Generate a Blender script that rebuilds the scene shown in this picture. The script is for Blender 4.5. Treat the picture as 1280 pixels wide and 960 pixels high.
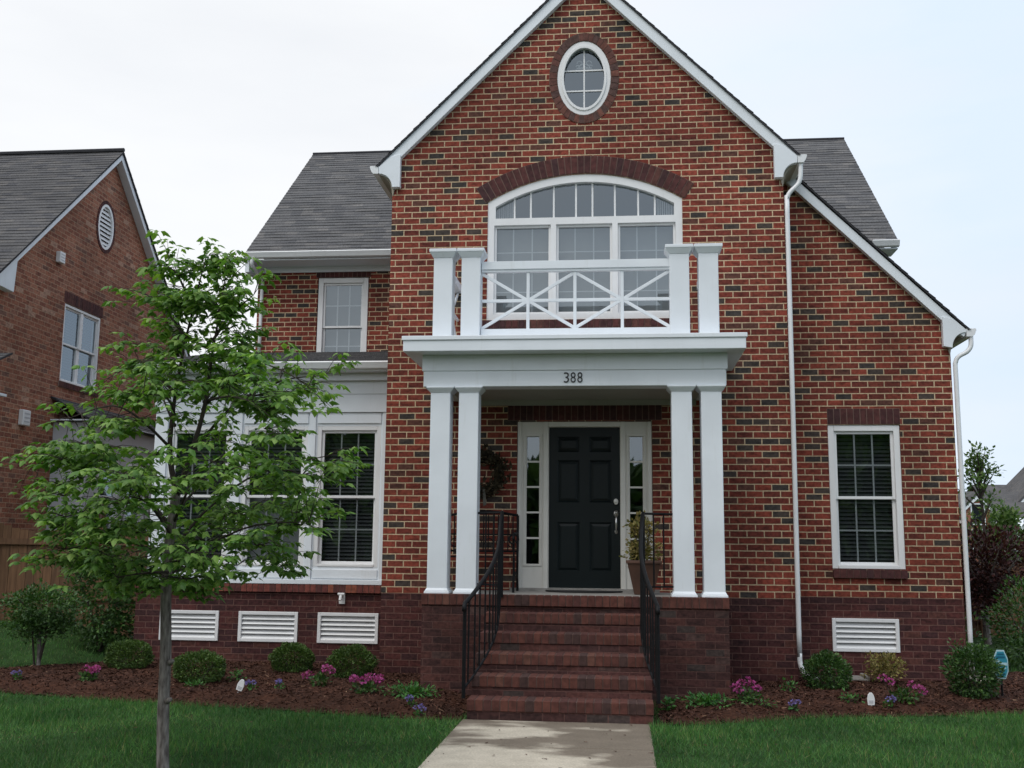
import bpy, math, random
import numpy as np
from mathutils import Vector, Matrix
from mathutils.geometry import tessellate_polygon
R = math.radians
random.seed(7)
rng = np.random.default_rng(11)

for o in list(bpy.data.objects):
    bpy.data.objects.remove(o)
scene = bpy.context.scene
COL = scene.collection

# ------------------------------------------------------------------ camera
cam_d = bpy.data.cameras.new('camera')
cam = bpy.data.objects.new('camera', cam_d)
COL.objects.link(cam)
YAW, PITCH, ROLL, FPX = 0.1038, 0.15262, 0.00995, 1320.865
fw = Vector((-math.sin(YAW) * math.cos(PITCH), math.cos(YAW) * math.cos(PITCH), math.sin(PITCH)))
rt = Vector((math.cos(YAW), math.sin(YAW), 0))
up = rt.cross(fw)
rt2 = rt * math.cos(ROLL) + up * math.sin(ROLL)
up2 = up * math.cos(ROLL) - rt * math.sin(ROLL)
M = Matrix((rt2, up2, -fw)).transposed().to_4x4()
M.translation = (0.4519, -12.9822, 0.5766)
cam.matrix_world = M
cam_d.sensor_width = 36
cam_d.lens = FPX / 1280 * 36
cam_d.clip_start = 0.1
cam_d.clip_end = 3000
scene.camera = cam
scene.render.resolution_x = 1024
scene.render.resolution_y = 768

# ------------------------------------------------------------------ sky, sun, exposure
world = bpy.data.worlds.new('World')
scene.world = world
world.use_nodes = True
wn = world.node_tree
wn.nodes.clear()
w_out = wn.nodes.new('ShaderNodeOutputWorld')
w_bg = wn.nodes.new('ShaderNodeBackground')
w_sky = wn.nodes.new('ShaderNodeTexSky')
w_sky.sky_type = 'NISHITA'
w_sky.sun_disc = False
SUN_ELEV, SUN_AZ = R(58), R(208)          # azimuth clockwise from +Y: behind the camera, to its left
w_sky.sun_elevation = SUN_ELEV
w_sky.sun_rotation = SUN_AZ
w_tc = wn.nodes.new('ShaderNodeTexCoord')
w_map = wn.nodes.new('ShaderNodeMapping')
w_map.inputs['Scale'].default_value = (1.3, 1.3, 5.0)
w_map.inputs['Location'].default_value = (0.35, 0.2, 0.1)
w_n = wn.nodes.new('ShaderNodeTexNoise')
w_n.inputs['Scale'].default_value = 1.6
w_n.inputs['Detail'].default_value = 5
w_n.inputs['Roughness'].default_value = 0.5
w_r = wn.nodes.new('ShaderNodeValToRGB')
w_r.color_ramp.elements[0].position = 0.30
w_r.color_ramp.elements[0].color = (0.88, 0.88, 0.88, 1)
w_r.color_ramp.elements[1].position = 0.55
w_r.color_ramp.elements[1].color = (0.98, 0.98, 0.98, 1)
w_mix = wn.nodes.new('ShaderNodeMix')
w_mix.data_type = 'RGBA'
w_sep = wn.nodes.new('ShaderNodeSeparateXYZ')
w_n2 = wn.nodes.new('ShaderNodeTexNoise')
w_n2.inputs['Scale'].default_value = 3.2
w_n2.inputs['Detail'].default_value = 4
w_add = wn.nodes.new('ShaderNodeMath')
w_add.operation = 'MULTIPLY_ADD'
w_add.inputs[1].default_value = 1.1
w_veil = wn.nodes.new('ShaderNodeValToRGB')
ve = w_veil.color_ramp.elements
ve[0].position = 0.10
ve[0].color = (8.15, 8.3, 8.5, 1)
ve[1].position = 0.72
ve[1].color = (6.5, 7.5, 8.8, 1)
w_bg.inputs['Strength'].default_value = 0.1
wn.links.new(w_tc.outputs['Generated'], w_map.inputs['Vector'])
wn.links.new(w_map.outputs['Vector'], w_n.inputs['Vector'])
wn.links.new(w_tc.outputs['Generated'], w_sep.inputs[0])
wn.links.new(w_map.outputs['Vector'], w_n2.inputs['Vector'])
w_half = wn.nodes.new('ShaderNodeMath')
w_half.operation = 'MULTIPLY_ADD'
w_half.inputs[1].default_value = .9
w_half.inputs[2].default_value = -.45
wn.links.new(w_n2.outputs['Fac'], w_half.inputs[0])
w_off = wn.nodes.new('ShaderNodeMath')
w_off.inputs[1].default_value = .30
wn.links.new(w_half.outputs['Value'], w_off.inputs[0])
wn.links.new(w_sep.outputs['X'], w_add.inputs[0])
wn.links.new(w_off.outputs['Value'], w_add.inputs[2])
wn.links.new(w_add.outputs['Value'], w_veil.inputs['Fac'])
wn.links.new(w_veil.outputs['Color'], w_mix.inputs['B'])
wn.links.new(w_n.outputs['Fac'], w_r.inputs['Fac'])
wn.links.new(w_r.outputs['Color'], w_mix.inputs['Factor'])
wn.links.new(w_sky.outputs['Color'], w_mix.inputs['A'])
wn.links.new(w_mix.outputs['Result'], w_bg.inputs['Color'])
wn.links.new(w_bg.outputs['Background'], w_out.inputs['Surface'])

sun_d = bpy.data.lights.new('sun', 'SUN')
sun_d.energy = 1.15
sun_d.angle = R(35)
sun_d.color = (1.0, 0.98, 0.95)
sun = bpy.data.objects.new('sun', sun_d)
COL.objects.link(sun)
sdir = Vector((math.sin(SUN_AZ) * math.cos(SUN_ELEV), math.cos(SUN_AZ) * math.cos(SUN_ELEV), math.sin(SUN_ELEV)))
sun.rotation_euler = sdir.to_track_quat('Z', 'Y').to_euler()

scene.view_settings.view_transform = 'Standard'
scene.view_settings.look = 'None'
scene.view_settings.exposure = 0.27
scene.view_settings.gamma = 1.0
scene.view_settings.use_curve_mapping = False

# ------------------------------------------------------------------ materials
def new_mat(name):
    m = bpy.data.materials.new(name)
    m.use_nodes = True
    nt = m.node_tree
    b = nt.nodes['Principled BSDF']
    return m, nt, b

def L(nt, a, b):
    nt.links.new(a, b)

def noise_col(nt, scale, c0, c1, p0=0.35, p1=0.65, detail=4, coord='Object', stretch=None):
    tc = nt.nodes.new('ShaderNodeTexCoord')
    n = nt.nodes.new('ShaderNodeTexNoise')
    n.inputs['Scale'].default_value = scale
    n.inputs['Detail'].default_value = detail
    src = tc.outputs[coord]
    if stretch:
        mp = nt.nodes.new('ShaderNodeMapping')
        mp.inputs['Scale'].default_value = stretch
        L(nt, src, mp.inputs['Vector'])
        src = mp.outputs['Vector']
    L(nt, src, n.inputs['Vector'])
    r = nt.nodes.new('ShaderNodeValToRGB')
    r.color_ramp.elements[0].position = p0
    r.color_ramp.elements[0].color = (*c0, 1)
    r.color_ramp.elements[1].position = p1
    r.color_ramp.elements[1].color = (*c1, 1)
    L(nt, n.outputs['Fac'], r.inputs['Fac'])
    return n, r

def mixc(nt, mode, fac, a, b):
    x = nt.nodes.new('ShaderNodeMix')
    x.data_type = 'RGBA'
    x.blend_type = mode
    if isinstance(fac, float):
        x.inputs['Factor'].default_value = fac
    else:
        L(nt, fac, x.inputs['Factor'])
    for k, v in (('A', a), ('B', b)):
        if isinstance(v, tuple):
            x.inputs[k].default_value = (*v, 1)
        else:
            L(nt, v, x.inputs[k])
    return x.outputs['Result']

def bump(nt, b, height, strength=0.3, dist=0.01, invert=False):
    bp = nt.nodes.new('ShaderNodeBump')
    bp.inputs['Strength'].default_value = strength
    bp.inputs['Distance'].default_value = dist
    bp.invert = invert
    L(nt, height, bp.inputs['Height'])
    L(nt, bp.outputs['Normal'], b.inputs['Normal'])
    return bp

def plain(name, c, rough=0.6, var=0.12, scale=6.0, metal=0.0, spec=0.5, bumpk=0.0):
    m, nt, b = new_mat(name)
    n, r = noise_col(nt, scale, tuple(x * (1 - var) for x in c), tuple(min(1, x * (1 + var)) for x in c))
    L(nt, r.outputs['Color'], b.inputs['Base Color'])
    b.inputs['Roughness'].default_value = rough
    b.inputs['Metallic'].default_value = metal
    b.inputs['Specular IOR Level'].default_value = spec
    if bumpk:
        n2 = nt.nodes.new('ShaderNodeTexNoise')
        n2.inputs['Scale'].default_value = scale * 12
        bump(nt, b, n2.outputs['Fac'], bumpk, 0.01)
    return m

def ramp_const(nt, stops, fac):
    r = nt.nodes.new('ShaderNodeValToRGB')
    r.color_ramp.interpolation = 'CONSTANT'
    e = r.color_ramp.elements
    while len(e) < len(stops):
        e.new(0.5)
    for el, (p, c) in zip(e, stops):
        el.position = p
        el.color = (*c, 1)
    L(nt, fac, r.inputs['Fac'])
    return r.outputs['Color']

def brick_mat(name, stops, mortar, w=.2032, h=.0794, ms=.0052, rough=.88, stain=0.25, joint=.5):
    m, nt, b = new_mat(name)
    tc = nt.nodes.new('ShaderNodeTexCoord')
    wob = nt.nodes.new('ShaderNodeTexNoise')
    wob.inputs['Scale'].default_value = 9
    wobs = nt.nodes.new('ShaderNodeVectorMath')
    wobs.operation = 'SCALE'
    wobs.inputs['Scale'].default_value = 0.006
    add = nt.nodes.new('ShaderNodeVectorMath')
    L(nt, tc.outputs['UV'], wob.inputs['Vector'])
    L(nt, wob.outputs['Color'], wobs.inputs[0])
    L(nt, tc.outputs['UV'], add.inputs[0])
    L(nt, wobs.outputs['Vector'], add.inputs[1])
    bt = nt.nodes.new('ShaderNodeTexBrick')
    bt.offset = joint
    bt.inputs['Color1'].default_value = (0, 0, 0, 1)
    bt.inputs['Color2'].default_value = (1, 1, 1, 1)
    bt.inputs['Mortar'].default_value = (0.5, 0.5, 0.5, 1)
    bt.inputs['Scale'].default_value = 1
    bt.inputs['Mortar Size'].default_value = ms
    bt.inputs['Mortar Smooth'].default_value = 0.25
    bt.inputs['Brick Width'].default_value = w
    bt.inputs['Row Height'].default_value = h
    L(nt, add.outputs['Vector'], bt.inputs['Vector'])
    base = ramp_const(nt, stops, bt.outputs['Color'])
    # fired-clay mottling inside each brick
    n, r = noise_col(nt, 26, (.62, .60, .60), (1.22, 1.18, 1.16), .3, .7, 6, 'UV')
    c = mixc(nt, 'MULTIPLY', 1.0, base, r.outputs['Color'])
    # smoky flashing that crosses some bricks
    nf, rf_ = noise_col(nt, 7.5, (.55, .56, .58), (1, 1, 1), .36, .47, 2, 'UV', (1, 2.2, 1))
    c = mixc(nt, 'MULTIPLY', .75, c, rf_.outputs['Color'])
    # weather stains in large soft patches
    n2, r2 = noise_col(nt, 0.9, (1 - stain,) * 3, (1.08, 1.08, 1.08), .32, .62, 5, 'UV')
    nm, rm = noise_col(nt, 40, tuple(x * .8 for x in mortar), tuple(min(1, x * 1.15) for x in mortar), coord='UV')
    c = mixc(nt, 'MIX', bt.outputs['Fac'], c, rm.outputs['Color'])
    c = mixc(nt, 'MULTIPLY', 1.0, c, r2.outputs['Color'])
    L(nt, c, b.inputs['Base Color'])
    b.inputs['Roughness'].default_value = rough
    b.inputs['Specular IOR Level'].default_value = 0.25
    mth = nt.nodes.new('ShaderNodeMath')
    mth.operation = 'MULTIPLY_ADD'
    mth.inputs[1].default_value = -1.0
    L(nt, bt.outputs['Fac'], mth.inputs[0])
    sc = nt.nodes.new('ShaderNodeMath')
    sc.operation = 'MULTIPLY'
    sc.inputs[1].default_value = 0.6
    L(nt, n.outputs['Fac'], sc.inputs[0])
    L(nt, sc.outputs['Value'], mth.inputs[2])
    bump(nt, b, mth.outputs['Value'], .55, .008)
    return m

def island_mat(name, stops, rough=.85, nz=18, spec=.3, trans=0.0, nmul=((.7, .7, .7), (1.2, 1.2, 1.2)), constant=True):
    m, nt, b = new_mat(name)
    g = nt.nodes.new('ShaderNodeNewGeometry')
    oi = nt.nodes.new('ShaderNodeObjectInfo')
    ad = nt.nodes.new('ShaderNodeMath'); ad.operation = 'ADD'
    fr = nt.nodes.new('ShaderNodeMath'); fr.operation = 'FRACT'
    L(nt, g.outputs['Random Per Island'], ad.inputs[0]); L(nt, oi.outputs['Random'], ad.inputs[1])
    L(nt, ad.outputs['Value'], fr.inputs[0])
    if constant:
        c = ramp_const(nt, stops, fr.outputs['Value'])
    else:
        r0 = nt.nodes.new('ShaderNodeValToRGB')
        e = r0.color_ramp.elements
        while len(e) < len(stops):
            e.new(.5)
        for el, (p, cc) in zip(e, stops):
            el.position = p
            el.color = (*cc, 1)
        L(nt, fr.outputs['Value'], r0.inputs['Fac'])
        c = r0.outputs['Color']
    n, r = noise_col(nt, nz, *nmul)
    c = mixc(nt, 'MULTIPLY', 1.0, c, r.outputs['Color'])
    L(nt, c, b.inputs['Base Color'])
    b.inputs['Roughness'].default_value = rough
    b.inputs['Specular IOR Level'].default_value = spec
    if trans:
        t = nt.nodes.new('ShaderNodeBsdfTranslucent')
        L(nt, mixc(nt, 'MULTIPLY', 1.0, c, (1.3, 1.5, .6)), t.inputs['Color'])
        mx = nt.nodes.new('ShaderNodeMixShader')
        mx.inputs['Fac'].default_value = trans
        out = nt.nodes['Material Output']
        L(nt, b.outputs['BSDF'], mx.inputs[1])
        L(nt, t.outputs['BSDF'], mx.inputs[2])
        L(nt, mx.outputs['Shader'], out.inputs['Surface'])
    return m

def shingle_mat(name, stops):
    m, nt, b = new_mat(name)
    tc = nt.nodes.new('ShaderNodeTexCoord')
    bt = nt.nodes.new('ShaderNodeTexBrick')
    bt.offset = .37
    bt.inputs['Color1'].default_value = (0, 0, 0, 1)
    bt.inputs['Color2'].default_value = (1, 1, 1, 1)
    bt.inputs['Mortar'].default_value = (.0, .0, .0, 1)
    bt.inputs['Scale'].default_value = 1
    bt.inputs['Mortar Size'].default_value = .0015
    bt.inputs['Brick Width'].default_value = .19
    bt.inputs['Row Height'].default_value = .14
    L(nt, tc.outputs['UV'], bt.inputs['Vector'])
    r0 = nt.nodes.new('ShaderNodeValToRGB')
    e = r0.color_ramp.elements
    while len(e) < len(stops):
        e.new(.5)
    for el, (p, cc) in zip(e, stops):
        el.position = p
        el.color = (*cc, 1)
    L(nt, bt.outputs['Color'], r0.inputs['Fac'])
    n, r = noise_col(nt, 45, (.58, .58, .58), (1.42, 1.42, 1.42), .3, .7, 6, 'UV')
    c = mixc(nt, 'MULTIPLY', 1.0, r0.outputs['Color'], r.outputs['Color'])
    n2, r2 = noise_col(nt, .7, (.85, .85, .85), (1.1, 1.1, 1.1), coord='UV')
    c = mixc(nt, 'MULTIPLY', 1.0, c, r2.outputs['Color'])
    L(nt, c, b.inputs['Base Color'])
    b.inputs['Roughness'].default_value = .95
    b.inputs['Specular IOR Level'].default_value = .2
    bump(nt, b, n.outputs['Fac'], .4, .006)
    return m

RED = [(0, (.235, .052, .035)), (.14, (.29, .064, .042)), (.30, (.192, .045, .033)), (.46, (.25, .061, .040)),
       (.61, (.168, .042, .031)), (.73, (.225, .054, .037)), (.835, (.076, .061, .053)), (.88, (.135, .058, .044)), (.94, (.062, .054, .050))]
BASE = [(0, (.085, .030, .028)), (.25, (.070, .026, .026)), (.5, (.100, .034, .031)), (.75, (.060, .026, .027)), (.9, (.110, .044, .036))]
ORNG = [(0, (.36, .148, .092)), (.2, (.30, .118, .074)), (.42, (.38, .172, .110)), (.60, (.26, .104, .070)), (.74, (.34, .160, .108)), (.88, (.22, .115, .085)), (.95, (.46, .28, .20))]
STOOP = [(0, (.098, .042, .038)), (.25, (.080, .037, .034)), (.5, (.120, .050, .042)), (.7, (.072, .036, .034)), (.85, (.105, .062, .055)), (.95, (.075, .055, .050))]
m_brick = brick_mat('red_flashed_brick', RED, (.60, .46, .30), ms=.0071, stain=.38)
m_base = brick_mat('maroon_base_brick', BASE, (.16, .085, .070), stain=.35)
m_stoop = brick_mat('stoop_brick', STOOP, (.13, .065, .055), stain=.4)
m_orange = brick_mat('orange_brown_brick', ORNG, (.44, .30, .20), ms=.0055)
m_farbrick = brick_mat('far_brick', ORNG, (.26, .15, .11))
m_soldier = island_mat('maroon_soldier_brick', BASE)
m_mortar_d = plain('dark_mortar', (.21, .14, .115), .95)
m_mortar_s = plain('step_mortar', (.095, .055, .045), .95)
m_stepbrick = island_mat('step_rowlock_brick', [(0, (.098, .036, .028)), (.25, (.115, .042, .031)), (.45, (.082, .032, .027)), (.62, (.105, .038, .029)), (.86, (.062, .033, .029)), (.95, (.13, .056, .040))])
m_capbrick = island_mat('bay_cap_brick', [(0, (.14, .042, .036)), (.3, (.19, .055, .042)), (.6, (.10, .036, .032)), (.85, (.27, .085, .052))])
m_ovalbrick = island_mat('oval_ring_brick', [(0, (.13, .055, .044)), (.4, (.10, .055, .048)), (.7, (.17, .068, .050))])

def paint_mat(name, c, rough):
    m, nt, b = new_mat(name)
    n, r = noise_col(nt, 2.2, tuple(x * .93 for x in c), c, .3, .6, 6)
    n2, r2 = noise_col(nt, 3.0, (.94, .935, .92), (1, 1, 1), .25, .40, 8, stretch=(6, 6, .7))
    L(nt, mixc(nt, 'MULTIPLY', 1.0, r.outputs['Color'], r2.outputs['Color']), b.inputs['Base Color'])
    b.inputs['Roughness'].default_value = rough
    n3 = nt.nodes.new('ShaderNodeTexNoise')
    n3.inputs['Scale'].default_value = 70
    bump(nt, b, n3.outputs['Fac'], .06, .01)
    return m
m_white = paint_mat('white_painted_wood', (.79, .83, .87), .45)
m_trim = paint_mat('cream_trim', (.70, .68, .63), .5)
m_ceil = paint_mat('shade_toned_ceiling_paint', (.36, .355, .32), .6)  # ceiling tone lowered so the paint carries the porch shade
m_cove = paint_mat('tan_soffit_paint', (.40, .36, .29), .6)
m_gutter = paint_mat('white_aluminium', (.80, .81, .82), .32)
m_vinyl = paint_mat('white_vinyl', (.80, .80, .80), .38)
m_greypaint = paint_mat('grey_siding', (.52, .52, .54), .6)
m_shingle = shingle_mat('grey_shingle', [(0, (.098, .098, .104)), (.35, (.135, .132, .134)), (.7, (.112, .112, .116)), (1, (.165, .158, .155))])
m_shingle2 = shingle_mat('dark_shingle', [(0, (.078, .077, .083)), (.4, (.112, .108, .108)), (.75, (.094, .092, .095)), (1, (.13, .122, .118))])
m_edge = plain('shingle_edge', (.035, .035, .04), .9)
m_door = plain('green_black_paint', (.0045, .0090, .0098), .42, .1, 3, spec=.25)
m_iron = plain('black_iron', (.006, .006, .007), .55, .2, 20, spec=.2)
m_nickel = plain('satin_nickel', (.62, .60, .57), .28, .05, 20, 1.0)
m_concrete_p = plain('porch_concrete', (.27, .255, .235), .85, .15, 8, bumpk=.1)
m_dark = plain('dark_rubber', (.012, .012, .012), .8)
m_blind = plain('dim_blind_slats', (.095, .10, .105), .6)
m_shade = plain('grey_shade_cloth', (.42, .42, .41), .8, .05, 3)
m_shade2 = plain('dim_shade_cloth', (.25, .25, .25), .8, .05, 3)
m_sheer = plain('white_sheer', (.66, .66, .64), .9, .08, 2)
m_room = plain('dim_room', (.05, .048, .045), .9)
m_number = plain('black_number', (.01, .01, .012), .4)
m_bark = None

def glass_mat():
    m, nt, b = new_mat('window_glass')
    nt.nodes.remove(b)
    out = nt.nodes['Material Output']
    t = nt.nodes.new('ShaderNodeBsdfTransparent')
    t.inputs['Color'].default_value = (.55, .58, .59, 1)
    g = nt.nodes.new('ShaderNodeBsdfGlossy')
    g.inputs['Roughness'].default_value = .015
    g.inputs['Color'].default_value = (.82, .92, 1, 1)
    lw = nt.nodes.new('ShaderNodeLayerWeight')
    lw.inputs['Blend'].default_value = .5
    pw = nt.nodes.new('ShaderNodeMath')
    pw.operation = 'POWER'
    pw.inputs[1].default_value = 4
    L(nt, lw.outputs['Facing'], pw.inputs[0])
    ma = nt.nodes.new('ShaderNodeMath')
    ma.operation = 'MULTIPLY_ADD'
    ma.inputs[1].default_value = .5
    ma.inputs[2].default_value = .185
    L(nt, pw.outputs['Value'], ma.inputs[0])
    mx = nt.nodes.new('ShaderNodeMixShader')
    L(nt, ma.outputs['Value'], mx.inputs['Fac'])
    L(nt, t.outputs['BSDF'], mx.inputs[1])
    L(nt, g.outputs['BSDF'], mx.inputs[2])
    L(nt, mx.outputs['Shader'], out.inputs['Surface'])
    tc = nt.nodes.new('ShaderNodeTexCoord')
    n = nt.nodes.new('ShaderNodeTexNoise')
    n.inputs['Scale'].default_value = 1.3
    L(nt, tc.outputs['Object'], n.inputs['Vector'])
    bp = nt.nodes.new('ShaderNodeBump')
    bp.inputs['Strength'].default_value = .06
    bp.inputs['Distance'].default_value = .02
    L(nt, n.outputs['Fac'], bp.inputs['Height'])
    L(nt, bp.outputs['Normal'], g.inputs['Normal'])
    return m
m_glass = glass_mat()

# ------------------------------------------------------------------ mesh builder
ORG = {}
class MB:
    def __init__(s, T=None):
        s.v = []; s.f = []; s.mi = []; s.uvs = {}; s.cm = 0; s.T = T
    def pt(s, p):
        if s.T:
            p = s.T(*p)
        s.v.append(tuple(p))
        return len(s.v) - 1
    def poly(s, pts, uv=None):
        ids = [s.pt(p) for p in pts]
        if uv:
            s.uvs[len(s.f)] = uv
        s.f.append(ids); s.mi.append(s.cm)
    def faces(s, pts, fs):
        ids = [s.pt(p) for p in pts]
        for f in fs:
            s.f.append([ids[i] for i in f]); s.mi.append(s.cm)
    def box(s, x0, x1, y0, y1, z0, z1):
        s.faces([(x0, y0, z0), (x1, y0, z0), (x1, y1, z0), (x0, y1, z0), (x0, y0, z1), (x1, y0, z1), (x1, y1, z1), (x0, y1, z1)],
                [(0, 3, 2, 1), (4, 5, 6, 7), (0, 1, 5, 4), (1, 2, 6, 5), (2, 3, 7, 6), (3, 0, 4, 7)])
    def prism(s, poly, a0, a1, ax='y'):
        """poly in the plane across axis ax, extruded a0..a1 along it"""
        def P(u, v, a):
            return (u, a, v) if ax == 'y' else ((a, u, v) if ax == 'x' else (u, v, a))
        n = len(poly)
        pts = [P(u, v, a0) for u, v in poly] + [P(u, v, a1) for u, v in poly]
        s.faces(pts, [tuple(range(n)), tuple(range(2 * n - 1, n - 1, -1))] + [(i, i + n, (i + 1) % n + n, (i + 1) % n) for i in range(n)])
    def bar(s, a, b, w, h, ref=(0, 1, 0)):
        a = Vector(a); b = Vector(b)
        d = (b - a).normalized()
        r = Vector(ref)
        p = d.cross(r).normalized() * (w / 2)
        q = r.normalized() * (h / 2)
        s.faces([a - p - q, a + p - q, a + p + q, a - p + q, b - p - q, b + p - q, b + p + q, b - p + q],
                [(0, 1, 2, 3), (7, 6, 5, 4), (0, 4, 5, 1), (1, 5, 6, 2), (2, 6, 7, 3), (3, 7, 4, 0)])
    def tube(s, pts, r, n=8, cap=True):
        pts = [Vector(p) for p in pts]
        rs = r if isinstance(r, (list, tuple)) else [r] * len(pts)
        rings = []
        t0 = (pts[1] - pts[0]).normalized()
        u = t0.cross(Vector((0.31, 0.93, 0.2))).normalized()
        for i, p in enumerate(pts):
            t = ((pts[min(i + 1, len(pts) - 1)] - pts[max(i - 1, 0)])).normalized()
            u = (u - t * u.dot(t)).normalized()
            w = t.cross(u)
            rings.append([s.pt(p + (u * math.cos(2 * math.pi * k / n) + w * math.sin(2 * math.pi * k / n)) * rs[i]) for k in range(n)])
        for a, b in zip(rings, rings[1:]):
            for k in range(n):
                s.f.append([a[k], a[(k + 1) % n], b[(k + 1) % n], b[k]]); s.mi.append(s.cm)
        if cap:
            s.f.append(rings[0][::-1]); s.mi.append(s.cm)
            s.f.append(rings[-1]); s.mi.append(s.cm)
    def lathe(s, c, prof, n=20, squash=1.0):
        rings = []
        for r, z in prof:
            rings.append([s.pt((c[0] + r * math.cos(2 * math.pi * k / n), c[1] + r * math.sin(2 * math.pi * k / n) * squash, c[2] + z)) for k in range(n)])
        for a, b in zip(rings, rings[1:]):
            for k in range(n):
                s.f.append([a[k], a[(k + 1) % n], b[(k + 1) % n], b[k]]); s.mi.append(s.cm)
        s.f.append(rings[0][::-1]); s.mi.append(s.cm)
        s.f.append(rings[-1]); s.mi.append(s.cm)
    def holed(s, outer, holes, y, depth, rev=None):
        """wall panel in the XZ plane at y (front face) with holes; thickness depth towards +y"""
        loops = [outer] + holes
        flat = [p for l in loops for p in l]
        tris = tessellate_polygon([[Vector((u, v, 0)) for u, v in l] for l in loops])
        for yy in (y, y + depth):
            ids = [s.pt((u, yy, v)) for u, v in flat]
            for t in tris:
                s.f.append([ids[i] for i in t]); s.mi.append(s.cm)
        for l in loops:
            for i in range(len(l)):
                (u0, v0), (u1, v1) = l[i], l[(i + 1) % len(l)]
                s.poly([(u0, y, v0), (u1, y, v1), (u1, y + depth, v1), (u0, y + depth, v0)])
    def build(s, name, mats, parent=None, smooth=False, bevel=0.0, label=None):
        o0 = ORG.get(parent.name, Vector()) if parent else Vector()
        me = bpy.data.meshes.new(name)
        vs = [(x - o0[0], y - o0[1], z - o0[2]) for x, y, z in s.v]
        me.from_pydata(vs, [], s.f)
        if not isinstance(mats, (list, tuple)):
            mats = [mats]
        for m in mats:
            me.materials.append(m)
        if len(mats) > 1:
            me.polygons.foreach_set('material_index', s.mi)
        uvl = me.uv_layers.new(name='UVMap')
        for p in me.polygons:
            cu = s.uvs.get(p.index)
            n = p.normal
            ax = max(range(3), key=lambda i: abs(n[i]))
            for k, li in enumerate(p.loop_indices):
                if cu:
                    uvl.data[li].uv = cu[k]
                else:
                    x, y, z = s.v[me.loops[li].vertex_index]
                    uvl.data[li].uv = (y + 3.17, z) if ax == 0 else ((x + 20, z) if ax == 1 else (x + 20, y + 20))
        me.polygons.foreach_set('use_smooth', [smooth] * len(me.polygons))
        o = bpy.data.objects.new(name, me)
        COL.objects.link(o)
        if parent:
            o.parent = parent
            ORG[o.name] = o0
        if bevel:
            bv = o.modifiers.new('bevel', 'BEVEL')
            bv.width = bevel; bv.segments = 2; bv.limit_method = 'ANGLE'; bv.angle_limit = R(50)
            bv.harden_normals = False
        if label:
            o['label'] = label
        return o

def thing(name, loc, label, cat, group=None):
    o = bpy.data.objects.new(name, None)
    o.empty_display_size = .2
    COL.objects.link(o)
    o.location = loc
    o['label'] = label; o['category'] = cat
    if group:
        o['group'] = group
    ORG[o.name] = Vector(loc)
    return o

def tag(o, label=None, cat=None, group=None, kind=None):
    for k, v in (('label', label), ('category', cat), ('group', group), ('kind', kind)):
        if v:
            o[k] = v
    return o

def np_mesh(name, verts, faces, mats, parent=None, mi=None, smooth=False):
    """verts (N,3) world coordinates, faces (M,k)"""
    o0 = ORG.get(parent.name, Vector()) if parent else Vector()
    verts = np.asarray(verts, dtype=np.float32) - np.array(o0, dtype=np.float32)
    faces = np.asarray(faces, dtype=np.int32)
    me = bpy.data.meshes.new(name)
    k = faces.shape[1]
    me.vertices.add(len(verts)); me.vertices.foreach_set('co', verts.ravel())
    me.loops.add(faces.size); me.loops.foreach_set('vertex_index', faces.ravel())
    me.polygons.add(len(faces)); me.polygons.foreach_set('loop_start', np.arange(0, faces.size, k, dtype=np.int32))
    if not isinstance(mats, (list, tuple)):
        mats = [mats]
    for m in mats:
        me.materials.append(m)
    if mi is not None:
        me.polygons.foreach_set('material_index', np.asarray(mi, dtype=np.int32))
    me.polygons.foreach_set('use_smooth', np.full(len(faces), smooth))
    me.update(calc_edges=True)
    me.validate()
    o = bpy.data.objects.new(name, me)
    COL.objects.link(o)
    if parent:
        o.parent = parent
        ORG[o.name] = o0
    return o

def rect(x0, x1, z0, z1):
    return [(x0, z0), (x1, z0), (x1, z1), (x0, z1)]

# ------------------------------------------------------------------ terrain
def sstep(a, b, x):
    t = np.clip((x - a) / (b - a), 0, 1)
    return t * t * (3 - 2 * t)
def ground_z(x, y):
    x = np.asarray(x, float); y = np.asarray(y, float)
    return -1.045 + .42 * sstep(5.6, 8.2, -x) * sstep(-1.5, 2.6, y) + .02 * np.sin(x * 1.3 + 1) * np.sin(y * 1.1) * sstep(1.4, 2.6, np.abs(x + .2))

m_soil, nt, b = new_mat('lawn_soil')
n, r = noise_col(nt, 3, (.018, .036, .012), (.035, .075, .022), .3, .7, 6)
L(nt, r.outputs['Color'], b.inputs['Base Color'])
b.inputs['Roughness'].default_value = 1
b.inputs['Specular IOR Level'].default_value = .1
xs = np.concatenate([-np.geomspace(900, 14, 14), np.arange(-13, 13.01, .25), np.geomspace(14, 900, 14)])
ys = np.concatenate([-np.geomspace(900, 18, 12) , np.arange(-17, 16.01, .25), np.geomspace(17, 900, 14)])
gx, gy = np.meshgrid(xs, ys)
gz = ground_z(gx, gy)
V = np.stack([gx.ravel(), gy.ravel(), gz.ravel()], 1)
nx, ny = len(xs), len(ys)
ii = np.arange(ny - 1)[:, None] * nx + np.arange(nx - 1)[None]
F = np.stack([ii, ii + 1, ii + nx + 1, ii + nx], -1).reshape(-1, 4)
ground = np_mesh('lawn', V, F, m_soil, smooth=True)
tag(ground, 'green lawn around the brick house', kind='structure')

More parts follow.
